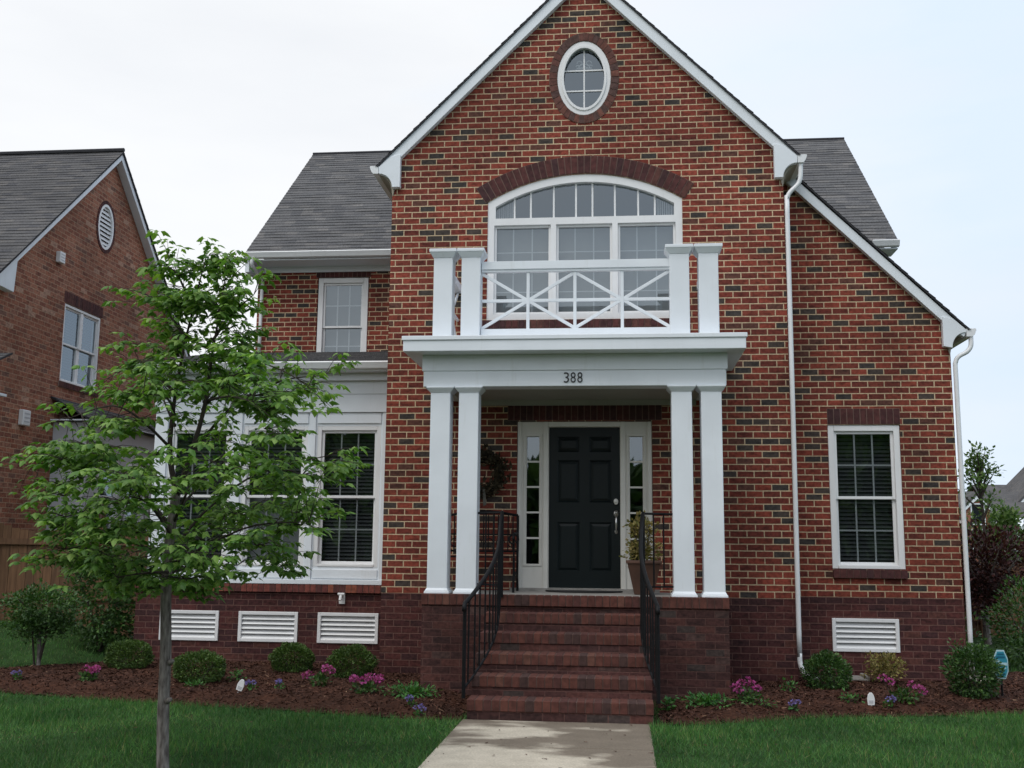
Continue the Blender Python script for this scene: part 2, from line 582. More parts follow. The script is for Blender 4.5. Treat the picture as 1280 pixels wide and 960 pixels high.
BED_L = [(-10, -1.55), (-8, -1.72), (-6.24, -1.88), (-4.8, -2.08), (-3.34, -2.42), (-2.4, -2.66), (-1.65, -2.78), (-1.03, -2.78), (-1.03, -1.3), (-1.0, 1.2), (-6.3, 1.2), (-6.6, .35), (-7.2, -.35), (-8, -.6), (-10, -.75)]
BED_R = [(.76, -2.82), (1.2, -2.7), (2.16, -2.2), (3.0, -1.98), (3.61, -1.85), (4.61, -1.35), (6.6, -1.0), (6.6, 1.9), (4.62, 1.9), (4.62, .8), (.76, .8)]
def inpoly(px, py, poly):
    c = np.zeros(px.shape, bool)
    j = len(poly) - 1
    for i in range(len(poly)):
        xi, yi = poly[i]; xj, yj = poly[j]
        with np.errstate(divide='ignore', invalid='ignore'):
            c ^= ((yi > py) != (yj > py)) & (px < (xj - xi) * (py - yi) / (yj - yi) + xi)
        j = i
    return c
def distpoly(px, py, poly):
    d = np.full(px.shape, 1e9)
    for i in range(len(poly)):
        a = np.array(poly[i]); b_ = np.array(poly[(i + 1) % len(poly)])
        ab = b_ - a
        t = np.clip(((px - a[0]) * ab[0] + (py - a[1]) * ab[1]) / (ab @ ab), 0, 1)
        d = np.minimum(d, np.hypot(px - a[0] - t * ab[0], py - a[1] - t * ab[1]))
    return d
def bed_z(x, y, poly):
    return ground_z(x, y) + .005 + .085 * sstep(0, .5, distpoly(x, y, poly))

m_mulch, nt, b = new_mat('mulch_ground')
n, r = noise_col(nt, 38, (.034, .015, .010), (.084, .037, .023), .3, .72, 8)
n2, r2 = noise_col(nt, 2.2, (.6, .6, .6), (1.15, 1.1, 1.05))
L(nt, mixc(nt, 'MULTIPLY', 1.0, r.outputs['Color'], r2.outputs['Color']), b.inputs['Base Color'])
b.inputs['Roughness'].default_value = .95
b.inputs['Specular IOR Level'].default_value = .15
bump(nt, b, n.outputs['Fac'], .9, .03)
m_chip = island_mat('mulch_chip', [(0, (.048, .020, .013)), (.3, (.070, .029, .018)), (.6, (.090, .038, .023)), (.85, (.056, .024, .016)), (.985, (.22, .13, .08))])
for poly, nm in ((BED_L, 'left'), (BED_R, 'right')):
    g = .06
    px = np.arange(min(p[0] for p in poly), max(p[0] for p in poly) + g, g)
    py = np.arange(min(p[1] for p in poly), max(p[1] for p in poly) + g, g)
    X, Y = np.meshgrid(px, py)
    Z = bed_z(X, Y, poly) + rng.normal(0, .007, X.shape)
    nx, ny = len(px), len(py)
    ii = np.arange(ny - 1)[:, None] * nx + np.arange(nx - 1)[None]
    cin = inpoly((X[:-1, :-1] + g / 2), (Y[:-1, :-1] + g / 2), poly)
    F = np.stack([ii, ii + 1, ii + nx + 1, ii + nx], -1)[cin]
    o = np_mesh('mulch_bed', np.stack([X.ravel(), Y.ravel(), Z.ravel()], 1), F, m_mulch, smooth=True)
    tag(o, 'dark brown mulch bed on the %s of the front steps' % nm, kind='structure')
    # loose chips
    N = 15000
    cx = rng.uniform(px[0], px[-1], N * 2); cy = rng.uniform(py[0], min(py[-1], 1.3), N * 2)
    k = inpoly(cx, cy, poly)
    cx, cy = cx[k][:N], cy[k][:N]
    cz = bed_z(cx, cy, poly) + .008
    n_ = len(cx)
    a = rng.uniform(0, 6.28, n_); ln = rng.uniform(.008, .030, n_); wd = rng.uniform(.002, .007, n_)
    tl = rng.normal(0, .45, n_)
    dx, dy, dz = np.cos(a) * np.cos(tl), np.sin(a) * np.cos(tl), np.sin(tl)
    sx, sy = -np.sin(a), np.cos(a)
    V = np.stack([np.stack([cx + s1 * dx * ln + s2 * sx * wd, cy + s1 * dy * ln + s2 * sy * wd, cz + s1 * dz * ln + .004 * s2], 1)
                  for s1, s2 in ((-1, -1), (1, -.7), (1, .7), (-1, 1))], 1).reshape(-1, 3)
    o = np_mesh('mulch_chips', V, np.arange(4 * n_).reshape(-1, 4), m_chip)
    tag(o, 'shredded bark chips lying in the %s flower bed' % nm, 'mulch', kind='stuff')

# dry bits strewn on the lawn, the walk and the steps
N = 170
cx = rng.uniform(-6, 5, N); cy = rng.uniform(-6, -1.9, N)
onw = rng.uniform(0, 1, N) < .12
cx = np.where(onw, rng.uniform(-1.0, .68, N), cx); cy = np.where(onw, rng.uniform(-6, -2.85, N), cy)
cz = np.where((cx > -1.05) & (cx < .7), -1.026, ground_z(cx, cy) + .035)
a = rng.uniform(0, 6.28, N); ln = rng.uniform(.006, .022, N); wd = rng.uniform(.002, .008, N)
V = np.stack([np.stack([cx + s1 * np.cos(a) * ln - s2 * np.sin(a) * wd, cy + s1 * np.sin(a) * ln + s2 * np.cos(a) * wd, cz + .003 * s1 * s2 + .003], 1) for s1, s2 in ((-1, -1), (1, -.6), (1, .6), (-1, 1))], 1).reshape(-1, 3)
tag(np_mesh('dry_litter', V, np.arange(4 * N).reshape(-1, 4), m_chip), 'dry leaf bits strewn over the lawn and the walk', 'litter', kind='stuff')

# concrete walk
m_walk, nt, b = new_mat('walk_concrete')
n, r = noise_col(nt, 5, (.46, .405, .32), (.57, .505, .405), .3, .7, 8)
n2, r2 = noise_col(nt, 1.15, (.34, .31, .29), (1, 1, 1), .46, .52, 5, stretch=(.55, 1.0, 1))
n3, r3 = noise_col(nt, 60, (.85, .85, .85), (1.1, 1.1, 1.1))
c = mixc(nt, 'MULTIPLY', 1.0, r.outputs['Color'], r2.outputs['Color'])
c = mixc(nt, 'MULTIPLY', 1.0, c, r3.outputs['Color'])
L(nt, c, b.inputs['Base Color'])
b.inputs['Roughness'].default_value = .8
bump(nt, b, n3.outputs['Fac'], .15, .01)
mb = MB()
yy = [-2.795, -4.08, -5.6, -7.12, -8.64, -10.16, -11.7, -13.2, -14.7, -16.2]
for a, c_ in zip(yy, yy[1:]):
    mb.box(-1.045 - (0 if a > -3 else .0), .70, c_ + .022, a, -1.16, -1.03)
walk = mb.build('front_walk', m_walk, bevel=.006)
tag(walk, 'pale concrete front walk with wet stains', kind='structure')
mb = MB()
mb.box(4.66, 7.6, .25, 1.15, -1.08, -.955)
tag(mb.build('side_path', m_walk, bevel=.006), 'grey concrete path at the right side of the house', kind='structure')

# ------------------------------------------------------------------ HOUSE
house = thing('brick_house', (0, 0, -1.03), 'red brick two-storey house with white double-columned porch, balcony and number 388', 'house')
arcR, arcZ = 2.354, 2.946
def arc_pts(r, half, n=18):
    a0 = math.asin(min(1, half / r))
    return [(r * math.sin(a), arcZ + r * math.cos(a)) for a in [a0 - 2 * a0 * i / n for i in range(n + 1)]]
def ellipse(rx, rz, cz, n=36):
    return [(rx * math.cos(2 * math.pi * i / n), cz + rz * math.sin(2 * math.pi * i / n)) for i in range(n)]
# front gable wall
arch_hole = [(-1.235, 3.40), (1.235, 3.40)] + arc_pts(arcR, 1.235)
oval_hole = ellipse(.35, .51, 6.6)
door_hole = rect(-.83, .83, .055, 2.115)
mb = MB()
mb.holed([(-2.49, 0), (2.49, 0), (2.49, 5.53), (0, 8.02), (-2.49, 5.53)], [door_hole, arch_hole, oval_hole], 0, .2)
mb.holed([(2.50, 0), (4.60, 0), (4.60, 3.40), (2.50, 5.50)], [rect(3.05, 3.94, .34, 2.14)], .66, .2)
# side walls of gable and right wing
mb.prism([(.2, 0), (3.65, 0), (3.65, 5.53), (.2, 5.53)], -2.49, -2.3, 'x')
mb.prism([(.2, 0), (.66, 0), (.66, 5.53), (.2, 5.53)], 2.3, 2.49, 'x')
mb.prism([(.86, 0), (9.45, 0), (9.45, 3.3), (.86, 3.3)], 4.40, 4.60, 'x')
# main block
mb.holed([(-5.55, 0), (-2.50, 0), (-2.50, 5.16), (-5.55, 5.16)], [rect(-4.53, -3.67, 3.40, 4.95)], 3.65, .2)
mb.prism([(3.86, 0), (9.45, 0), (9.45, 5.3), (6.65, 8.1), (3.86, 5.5)], -5.55, -5.35, 'x')
mb.prism([(3.66, 3.31), (9.45, 3.31), (9.45, 5.3), (6.65, 8.1), (3.66, 5.3)], 4.40, 4.595, 'x')
mb.box(-5.55, 4.6, 9.46, 9.66, 0, 5.3)
mb.box(2.5, 4.39, 3.66, 3.86, 3.31, 5.16)
wall = mb.build('wall', m_brick, house)
# base courses
mb = MB()
mb.holed(rect(-2.49, 2.49, -1.3, -.001), [rect(-1.2, 1.2, -.9, -.2)], 0, .2)
mb.holed(rect(2.50, 4.60, -1.3, -.001), [rect(3.03, 3.81, -.65, -.26)], .66, .2)
mb.box(4.40, 4.60, .87, 9.45, -1.3, -.002)
mb.box(-2.49, -2.3, .21, 3.6, -1.3, -.002)
mb.build('foundation', m_base, house)

def pieces_row(mb, x0, x1, z0, z1, y0, y1, pitch=.0794, gap=.009):
    n = max(1, round((x1 - x0) / pitch)); p = (x1 - x0) / n
    for i in range(n):
        j = random.uniform(-.002, .002)
        mb.box(x0 + i * p + gap / 2, x0 + (i + 1) * p - gap / 2, y0 + j, y1, z0, z1)

def soldier(name, x0, x1, z0, z1, y, T=None, parent=None, mat=None):
    mb = MB(T)
    mb.cm = 0
    pieces_row(mb, x0, x1, z0 + .004, z1 - .004, y - .006, y + .06)
    mb.cm = 1
    mb.box(x0, x1, y - .002, y + .05, z0, z1)
    return mb.build(name, [mat or m_soldier, m_mortar_d], parent or house)

soldier('lintel', 3.05, 3.945, 2.145, 2.345, .66)
soldier('lintel', -4.56, -3.64, 4.95, 5.11, 3.65)
soldier('lintel', -.95, .95, 2.125, 2.33, 0)
mb = MB()
pieces_row(mb, 3.05, 3.945, .235, .335, .615, .74)
mb.cm = 1
mb.box(3.055, 3.94, .63, .7, .232, .33)
mb.build('window_sill', [m_soldier, m_mortar_d], house)
mb = MB()
pieces_row(mb, -1.30, 1.30, 3.29, 3.39, -.045, .1)
mb.cm = 1
mb.box(-1.295, 1.295, -.03, .05, 3.287, 3.385)
mb.build('window_sill', [m_soldier, m_mortar_d], house)
# arch of voussoirs
mb = MB()
a0 = math.asin(1.26 / arcR)
nv = 34
for i in range(nv):
    a = -a0 + 2 * a0 * i / nv; b_ = -a0 + 2 * a0 * (i + 1) / nv
    g = .0022
    a += g; b_ -= g
    r0, r1 = arcR + .012, arcR + .235
    j = random.uniform(-.002, .002)
    mb.prism([(r0 * math.sin(a), arcZ + r0 * math.cos(a)), (r0 * math.sin(b_), arcZ + r0 * math.cos(b_)),
              (r1 * math.sin(b_), arcZ + r1 * math.cos(b_)), (r1 * math.sin(a), arcZ + r1 * math.cos(a))], -.012 + j, .05)
mb.cm = 1
for i in range(nv):
    a = -a0 + 2 * a0 * i / nv; b_ = -a0 + 2 * a0 * (i + 1) / nv
    r0, r1 = arcR + .004, arcR + .24
    mb.poly([(r0 * math.sin(a), -.004, arcZ + r0 * math.cos(a)), (r0 * math.sin(b_), -.004, arcZ + r0 * math.cos(b_)),
             (r1 * math.sin(b_), -.004, arcZ + r1 * math.cos(b_)), (r1 * math.sin(a), -.004, arcZ + r1 * math.cos(a))])
mb.build('brick_arch', [m_soldier, m_mortar_d], house)
# oval ring
mb = MB()
nv = 40
for k in range(2):
    mb.cm = k
    for i in range(nv):
        g = .05 if k == 0 else 0
        a = 2 * math.pi * (i + g) / nv; b_ = 2 * math.pi * (i + 1 - g) / nv
        e = 0 if k == 0 else .004
        A = [(.355 - e, .515 - e), (.450 + e, .620 + e)]
        q = [(A[0][0] * math.cos(a), 6.6 + A[0][1] * math.sin(a)), (A[0][0] * math.cos(b_), 6.6 + A[0][1] * math.sin(b_)),
             (A[1][0] * math.cos(b_), 6.6 + A[1][1] * math.sin(b_)), (A[1][0] * math.cos(a), 6.6 + A[1][1] * math.sin(a))]
        if k == 0:
            mb.prism(q, -.01 + random.uniform(-.002, .002), .05)
        else:
            mb.poly([(u, -.003, v) for u, v in q])
mb.build('oval_brick_ring', [m_ovalbrick, m_mortar_d], house)

# ---- windows
def blind_slats(mb, x0, x1, z0, z1, y, pitch=.05):
    z = z0 + .01
    while z < z1:
        mb.faces([(x0, y, z), (x1, y, z), (x1, y + .026, z + .041), (x0, y + .026, z + .041)], [(0, 1, 2, 3)])
        z += pitch

def window(x0, x1, z0, z1, y, cas=.07, cols=3, rows=(2, 2), cover='blind', parent=None, T=None, mat=None, split=.5, label=None, mun=.020, double=False):
    parent = parent or house
    mat = mat or m_vinyl
    mb = MB(T)
    yf = y + .012
    mb.box(x0, x0 + cas, yf, yf + .13, z0, z1)
    mb.box(x1 - cas, x1, yf, yf + .13, z0, z1)
    mb.box(x0 + cas, x1 - cas, yf, yf + .13, z1 - cas, z1)
    mb.box(x0 + cas, x1 - cas, yf - .012, yf + .13, z0, z0 + cas * .62)
    w = mb.build('window', mat, parent, bevel=.006, label=label)
    ax0, ax1, az0, az1 = x0 + cas, x1 - cas, z0 + cas * .62, z1 - cas
    zm = az0 + (az1 - az0) * split
    st = .035
    parts = []
    for nm, a, b_, yo in (('upper_sash', zm - .02, az1, .045), ('lower_sash', az0, zm + .02, .078)):
        ms = MB(T)
        ys = y + yo
        ms.box(ax0, ax0 + st, ys, ys + .03, a, b_)
        ms.box(ax1 - st, ax1, ys, ys + .03, a, b_)
        ms.box(ax0 + st, ax1 - st, ys, ys + .03, b_ - st, b_)
        ms.box(ax0 + st, ax1 - st, ys, ys + .03, a, a + st)
        if double:
            c_ = (ax0 + ax1) / 2
            ms.box(c_ - .05, c_ + .05, ys - .02, ys + .03, a, b_)
        ms.build(nm, mat, w, bevel=.004)
        nr = rows[0] if nm == 'upper_sash' else rows[1]
        mg = MB(T)
        gx0, gx1, gz0, gz1 = ax0 + st, ax1 - st, a + st, b_ - st
        yg = ys + .016
        if cols > 1 or nr > 1:
            for i in range(1, cols):
                xx = gx0 + (gx1 - gx0) * i / cols
                mg.box(xx - mun / 2, xx + mun / 2, yg + .004, yg + .010, gz0, gz1)
            for i in range(1, nr):
                zz = gz0 + (gz1 - gz0) * i / nr
                mg.box(gx0, gx1, yg + .0035, yg + .0105, zz - mun / 2, zz + mun / 2)
            mg.build('grille', mat, w)
        ml = MB(T)
        ml.poly([(gx0, yg, gz0), (gx1, yg, gz0), (gx1, yg, gz1), (gx0, yg, gz1)])
        ml.build('glass', m_glass, w)
    mc = MB(T)
    yb = y + .17
    if cover == 'blind':
        blind_slats(mc, ax0, ax1, az0, az1, yb)
        mc.build('blind', m_blind, w)
    elif cover == 'shade':
        mc.box(ax0 - .02, ax1 + .02, yb, yb + .004, az0, az1)
        mc.build('shade', m_shade2, w)
    elif cover == 'half':
        blind_slats(mc, ax0, ax1, zm, az1, yb)
        mc.build('blind', m_blind, w)
        mc = MB(T)
        mc.box(ax0 - .02, ax1 + .02, yb, yb + .004, az0, zm)
        mc.build('shade', m_shade, w)
    # near-black sheet standing in for the dim room behind
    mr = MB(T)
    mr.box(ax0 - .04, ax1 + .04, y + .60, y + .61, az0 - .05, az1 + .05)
    mr.build('dark_sheet_or_curtain', m_room, w)
    return w

window(3.055, 3.935, .345, 2.135, .66, cas=.075, cover='blind')
window(-4.52, -3.68, 3.42, 4.945, 3.65, cas=.085, cover='shade', split=.47)

# arched window
mb = MB()
outer = [(-1.235, 3.405), (1.235, 3.405)] + arc_pts(arcR - .002, 1.235)
ri = arcR - .10
ang = math.asin(1.135 / ri)
inner_arch = [(-1.135, 4.735), (1.135, 4.735)] + [(ri * math.sin(a), arcZ + ri * math.cos(a)) for a in [ang - 2 * ang * i / 18 for i in range(19)]]
lites = [rect(-1.15, -.425, 3.48, 4.645), rect(-.355, .355, 3.48, 4.645), rect(.425, 1.15, 3.48, 4.645)]
mb.holed(outer, [inner_arch] + lites, .012, .13)
aw = mb.build('arched_window', m_vinyl, house, bevel=.006, label='wide arched window over the porch roof')
mb = MB()
for x in (-.895, -.685, -.39, -.105, .105, .39, .685, .895):
    top = arcZ + math.sqrt(ri ** 2 - x ** 2)
    mb.box(x - .011, x + .011, .06, .075, 4.735, top)
mb.box(-1.13, 1.13, .0595, .0755, 4.733, 4.745)
mb.build('grille', m_vinyl, aw)
mb = MB()
for x0, x1, _, _ in [(-1.15, -.425, 0, 0), (-.355, .355, 0, 0), (.425, 1.15, 0, 0)]:
    s_ = .03
    for za, zb in ((4.06, 4.645), (3.48, 4.09)):
        mb.box(x0, x0 + s_, .05, .09, za, zb)
        mb.box(x1 - s_, x1, .05, .09, za, zb)
        mb.box(x0 + s_, x1 - s_, .05, .09, zb - s_, zb)
        mb.box(x0 + s_, x1 - s_, .05, .09, za, za + s_)
mb.build('sash', m_vinyl, aw, bevel=.004)
mb = MB()
for x0, x1 in ((-1.15, -.425), (-.355, .355), (.425, 1.15)):
    for i in (1, 2):
        xx = x0 + (x1 - x0) * i / 3
        mb.box(xx - .008, xx + .008, .092, .097, 3.5, 4.62)
    for zz in (4.30, 3.78):
        mb.box(x0, x1, .0915, .0975, zz - .006, zz + .006)
mb.build('grille', m_vinyl, aw)
mb = MB()
tri = [(u, .08, v) for u, v in inner_arch]
mb.poly(tri)
for x0, x1 in ((-1.15, -.425), (-.355, .355), (.425, 1.15)):
    mb.poly([(x0, .085, 3.48), (x1, .085, 3.48), (x1, .085, 4.645), (x0, .085, 4.645)])
mb.build('glass', m_glass, aw)
mb = MB()
mb.box(-1.2, 1.2, .17, .175, 3.44, 4.70)
mb.build('shade', m_shade, aw)
mb = MB()
mb.box(-1.3, 1.3, .62, .63, 4.60, 5.35)
mb.build('dark_sheet_or_curtain', m_room, aw)  # near-black sheet in place of the unlit room, not hung cloth
for sx in (-1, 1):
    mb = MB()
    for i in range(8):
        xa = sx * (.93 + i * .028)
        mb.box(min(xa, xa + sx * .02), max(xa, xa + sx * .02), .19 + (i % 2) * .02, .2 + (i % 2) * .02, 4.70, 5.12)
    mb.build('dark_sheet_or_curtain', m_sheer, aw)

# oval window
mb = MB()
mb.holed(ellipse(.345, .505, 6.6), [ellipse(.272, .425, 6.6)], .0, .12)
ow = mb.build('oval_window', m_vinyl, house, bevel=.006, label='oval window high in the front gable')
mb = MB()
mb.holed(ellipse(.292, .445, 6.6), [ellipse(.262, .413, 6.6)], -.014, .02)
mb.build('moulding', m_vinyl, ow)
mb = MB()
mb.box(-.009, .009, .05, .062, 6.18, 7.02)
for zz in (6.725, 6.445):
    mb.box(-.262, .262, .0495, .0625, zz - .009, zz + .009)
mb.build('grille', m_vinyl, ow)
mb = MB()
mb.poly([(u, .066, v) for u, v in ellipse(.272, .425, 6.6)])
mb.build('glass', m_glass, ow)
mb = MB()
mb.box(-.4, .4, .6, .61, 6.1, 7.1)
mb.build('dark_sheet_or_curtain', m_room, ow)  # dark sheet stands for the unlit space behind the oval panes
mb = MB()   # pale scrolled ornament hanging inside the top panes
for sx in (-1, 1):
    for cx_, cz_, rr in ((.062, 6.835, .034), (.030, 6.80, .026), (.085, 6.79, .022)):
        mb.tube([(sx * (cx_ + rr * math.cos(t)), .074, cz_ + rr * math.sin(t)) for t in np.linspace(0, 5.4, 10)], .007, 5)
mb.tube([(-.1, .074, 6.765), (.1, .074, 6.765)], .008, 5)
mb.build('hanging_ornament', m_sheer, ow)

# ---- front door set
mb = MB()
mb.holed(rect(-.825, .825, .06, 2.11), [rect(-.437, .437, .085, 2.045), rect(-.72, -.548, .37, 1.93), rect(.548, .72, .37, 1.93)], .035, .1)
for sx in (-1, 1):
    for a, b_ in ((.445, .50), (.775, .825)):
        x0, x1 = sorted((sx * a, sx * b_))
        mb.box(x0, x1, .012, .034, .06, 2.11)
    x0, x1 = sorted((sx * .52, sx * .75))
    mb.box(x0, x1, .022, .034, .345, .37); mb.box(x0, x1, .022, .034, 1.93, 1.955)
    for xx in (.523, .735):
        a, b_ = sorted((sx * xx, sx * (xx + .013)))
        mb.box(a, b_, .022, .034, .37, 1.93)
mb.box(-.444, .444, .014, .034, 2.05, 2.11)
df = mb.build('door_frame', m_trim, house, bevel=.004)
mb = MB()
mb.box(-.9, .9, -.06, .10, .05, .084)
mb.build('threshold', m_concrete_p, df)
for sx in (-1, 1):
    mb = MB()
    for i in range(1, 5):
        zz = .37 + 1.56 * i / 5
        x0, x1 = sorted((sx * .548, sx * .72))
        mb.box(x0, x1, .05, .075, zz - .011, zz + .011)
    for xx in (.548, .712):
        x0, x1 = sorted((sx * xx, sx * (xx + .008)))
        mb.box(x0, x1, .0495, .0755, .37, 1.93)
    mb.build('grille', m_trim, df)
    mb = MB()
    x0, x1 = sorted((sx * .548, sx * .72))
    mb.poly([(x0, .08, .37), (x1, .08, .37), (x1, .08, 1.93), (x0, .08, 1.93)])
    mb.build('sidelight_glass', m_glass, df)
mb = MB()
mb.box(-1.2, 1.2, 1.2, 1.22, 0, 2.4)
mb.build('hall_wall', m_room, df)
mb = MB()
panels = []
for x0, x1 in ((-.335, -.06), (.06, .335)):
    for z0, z1 in ((1.74, 1.93), (1.12, 1.64), (.28, .88)):
        panels.append((x0, x1, z0, z1))
mb.holed(rect(-.435, .435, .088, 2.043), [rect(*p) for p in panels], .075, .03)
for x0, x1, z0, z1 in panels:
    a = .05
    o4 = [(x0, .075, z0), (x1, .075, z0), (x1, .075, z1), (x0, .075, z1)]
    m4 = [(x0 + .02, .093, z0 + .02), (x1 - .02, .093, z0 + .02), (x1 - .02, .093, z1 - .02), (x0 + .02, .093, z1 - .02)]
    i4 = [(x0 + a, .082, z0 + a), (x1 - a, .082, z0 + a), (x1 - a, .082, z1 - a), (x0 + a, .082, z1 - a)]
    for A, B in ((o4, m4), (m4, i4)):
        for k in range(4):
            mb.poly([A[k], A[(k + 1) % 4], B[(k + 1) % 4], B[k]])
    mb.poly(i4)
door = mb.build('front_door', m_door, house)
mb = MB()
def disc(mb, x, z, rx, rz, y0, y1):
    mb.prism([(x + rx * math.cos(t), z + rz * math.sin(t)) for t in np.linspace(0, 2 * math.pi, 17)[:-1]], y0, y1)
disc(mb, .385, 1.13, .028, .038, .045, .078)
disc(mb, .385, 1.13, .012, .014, .03, .05)
mb.build('deadbolt', m_nickel, door, bevel=.004)
mb = MB()
disc(mb, .385, .985, .028, .042, .048, .078)
disc(mb, .385, .765, .018, .026, .055, .078)
mb.tube([(.385, .05, .955), (.385, .02, .93), (.385, .012, .87), (.385, .02, .80), (.385, .05, .77)], [.010, .012, .013, .011, .009], 8)
mb.tube([(.385, .05, .99), (.385, .02, 1.0), (.385, .012, .985)], [.010, .011, .014], 8)
mb.build('door_handle', m_nickel, door, smooth=True)

# ---- portico
COLX = [-1.70, -1.375, 1.01, 1.335]
CW = .225
mb = MB()
mb.box(-1.80, 1.63, -1.262, -1.0, 2.545, 2.73)          # upper fascia front
mb.box(-1.80, -1.54, -1.0, -.005, 2.545, 2.73)
mb.box(1.37, 1.63, -1.0, -.005, 2.545, 2.73)
mb.box(-1.785, 1.615, -1.25, -1.0, 2.365, 2.5445)        # lower fascia
mb.box(-1.785, -1.54, -1.0, -.005, 2.365, 2.5445)
mb.box(1.37, 1.615, -1.0, -.005, 2.365, 2.5445)
mb.box(-1.98, 1.81, -1.5, -.003, 2.7305, 2.855)           # cornice slab
mb.box(-1.995, 1.825, -1.515, -.003, 2.8555, 2.905)
portico = mb.build('portico', m_white, house, bevel=.006)
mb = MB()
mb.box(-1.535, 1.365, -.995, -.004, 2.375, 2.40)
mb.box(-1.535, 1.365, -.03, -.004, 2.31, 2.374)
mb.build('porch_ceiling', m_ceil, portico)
def flare(mb, x0, x1, y0, y1, z0, z1, e0, e1):
    a = [(x0 - e0, y0 - e0, z0), (x1 + e0, y0 - e0, z0), (x1 + e0, y1 + e0, z0), (x0 - e0, y1 + e0, z0),
         (x0 - e1, y0 - e1, z1), (x1 + e1, y0 - e1, z1), (x1 + e1, y1 + e1, z1), (x0 - e1, y1 + e1, z1)]
    mb.faces(a, [(0, 3, 2, 1), (4, 5, 6, 7), (0, 1, 5, 4), (1, 2, 6, 5), (2, 3, 7, 6), (3, 0, 4, 7)])
for x in COLX:
    mb = MB()
    mb.box(x, x + CW, -1.235, -1.01, .06, 2.30)
    flare(mb, x, x + CW, -1.235, -1.01, 2.30, 2.345, .004, .042)
    flare(mb, x, x + CW, -1.235, -1.01, 2.345, 2.364, .046, .046)
    flare(mb, x, x + CW, -1.235, -1.01, .055, .085, .028, .024)
    flare(mb, x, x + CW, -1.235, -1.01, .085, .115, .018, .002)
    mb.build('column', m_white, portico, bevel=.006)

# number 388 on the lower fascia
num = None
for i, ch in enumerate('388'):
    cu = bpy.data.curves.new('digit', 'FONT')
    cu.body = ch
    cu.size = .155
    cu.extrude = .004
    cu.offset = -.0005
    tmp = bpy.data.objects.new('digit_tmp', cu)
    COL.objects.link(tmp)
    dg = bpy.context.evaluated_depsgraph_get()
    me = bpy.data.meshes.new_from_object(tmp.evaluated_get(dg))
    bpy.data.objects.remove(tmp)
    vs = np.array([v.co[:] for v in me.vertices])
    x0, x1 = vs[:, 0].min(), vs[:, 0].max()
    z0, z1 = vs[:, 1].min(), vs[:, 1].max()
    wd = .058
    ox = -.185 + i * .076
    for v in me.vertices:
        x, y, z = v.co
        xx = (x - x0) / (x1 - x0) * wd + ox
        v.co = (xx, -1.2555 - z, 2.402 + (y - z0) / (z1 - z0) * .118 + 1.03)
    o = bpy.data.objects.new('house_number' if i == 0 else 'digit', me)
    me.materials.clear(); me.materials.append(m_number)
    COL.objects.link(o)
    if i == 0:
        o.parent = house; num = o; ORG[o.name] = Vector((0, 0, -1.03))
        o['label'] = 'dark numerals 388 on the white porch beam'
    else:
        o.parent = num
# ---- balcony
mb = MB()
x0, x1, yb = -1.15, 1.015, -1.10
mb.box(x0, x1, yb - .045, yb + .045, 3.755, 3.85)
mb.box(x0, x1, yb - .03, yb + .03, 3.725, 3.7545)
mb.box(x0, x1, yb - .04, yb + .04, 2.965, 3.05)
def xpanel(mb, P, u0, u1, z0, z1, t=.036):
    um, zm = (u0 + u1) / 2, (z0 + z1) / 2
    ref = P(0, 0, 1)
    def bar(a, b_, w, h):
        mb.bar(P(*a, 0), P(*b_, 0), w, h, ref)
    bar((um, z0), (um, z1), t, .03)
    bar((u0, zm), (um - t / 2, zm), t, .026); bar((um + t / 2, zm), (u1, zm), t, .026)
    bar((u0, z0 + .01), (u1, z1 - .01), t, .022)
    bar((u0, z1 - .01), (u1, z0 + .01), t, .0215)
mid = (x0 + x1) / 2
def PX(u, z, d):
    return (u, yb, z) if d == 0 else (0, 1, 0)
xpanel(mb, PX, x0, mid, 3.05, 3.725)
xpanel(mb, PX, mid, x1, 3.05, 3.725)
mb.bar((mid, yb, 3.05), (mid, yb, 3.725), .036, .033, (0, 1, 0))
balcony = mb.build('balcony_railing', m_white, house, bevel=.003)
for xs_ in (-1.60, 1.445):
    mb = MB()
    def PY(u, z, d):
        return (xs_, u, z) if d == 0 else (1, 0, 0)
    mb.box(xs_ - .045, xs_ + .045, -1.0, -.005, 3.755, 3.85)
    mb.box(xs_ - .04, xs_ + .04, -1.0, -.005, 2.965, 3.05)
    xpanel(mb, PY, -1.0, -.02, 3.05, 3.755)
    mb.build('side_panel', m_white, balcony, bevel=.003)
for x in COLX:
    mb = MB()
    mb.box(x, x + .22, -1.215, -.995, 2.906, 3.885)
    flare(mb, x, x + .22, -1.215, -.995, 3.885, 3.945, .004, .044)
    flare(mb, x, x + .22, -1.215, -.995, 3.945, 3.985, .049, .049)
    mb.build('balcony_post', m_white, balcony, bevel=.006)

# ---- porch floor, piers, steps
mb = MB()
mb.box(-1.70, 1.55, -1.20, -.008, -.06, .05)
floor = mb.build('porch_floor', m_concrete_p, house)
mb = MB()
mb.box(-1.735, -1.02, -1.30, -.006, -1.3, -.062)
mb.box(.75, 1.585, -1.30, -.006, -1.3, -.062)
mb.box(-1.019, .749, -1.28, -.006, -1.3, -.062)
mb.build('pier', m_stoop, floor)
mb = MB()
pieces_row(mb, -1.745, 1.595, -.0615, .056, -1.318, -1.20, .0794)
for xx in (-1.745, 1.495):
    n = 15
    for i in range(n):
        ya = -1.198 + i * .0794
        mb.box(xx + random.uniform(0, .003), xx + .1, ya + .004, ya + .0754, -.0615, .0555)
mb.cm = 1
mb.box(-1.735, 1.585, -1.31, -1.21, -.06, .051)
mb.build('rowlock_edge', [m_stepbrick, m_mortar_s], floor, bevel=.005)
RZ = .1817
mb = MB()
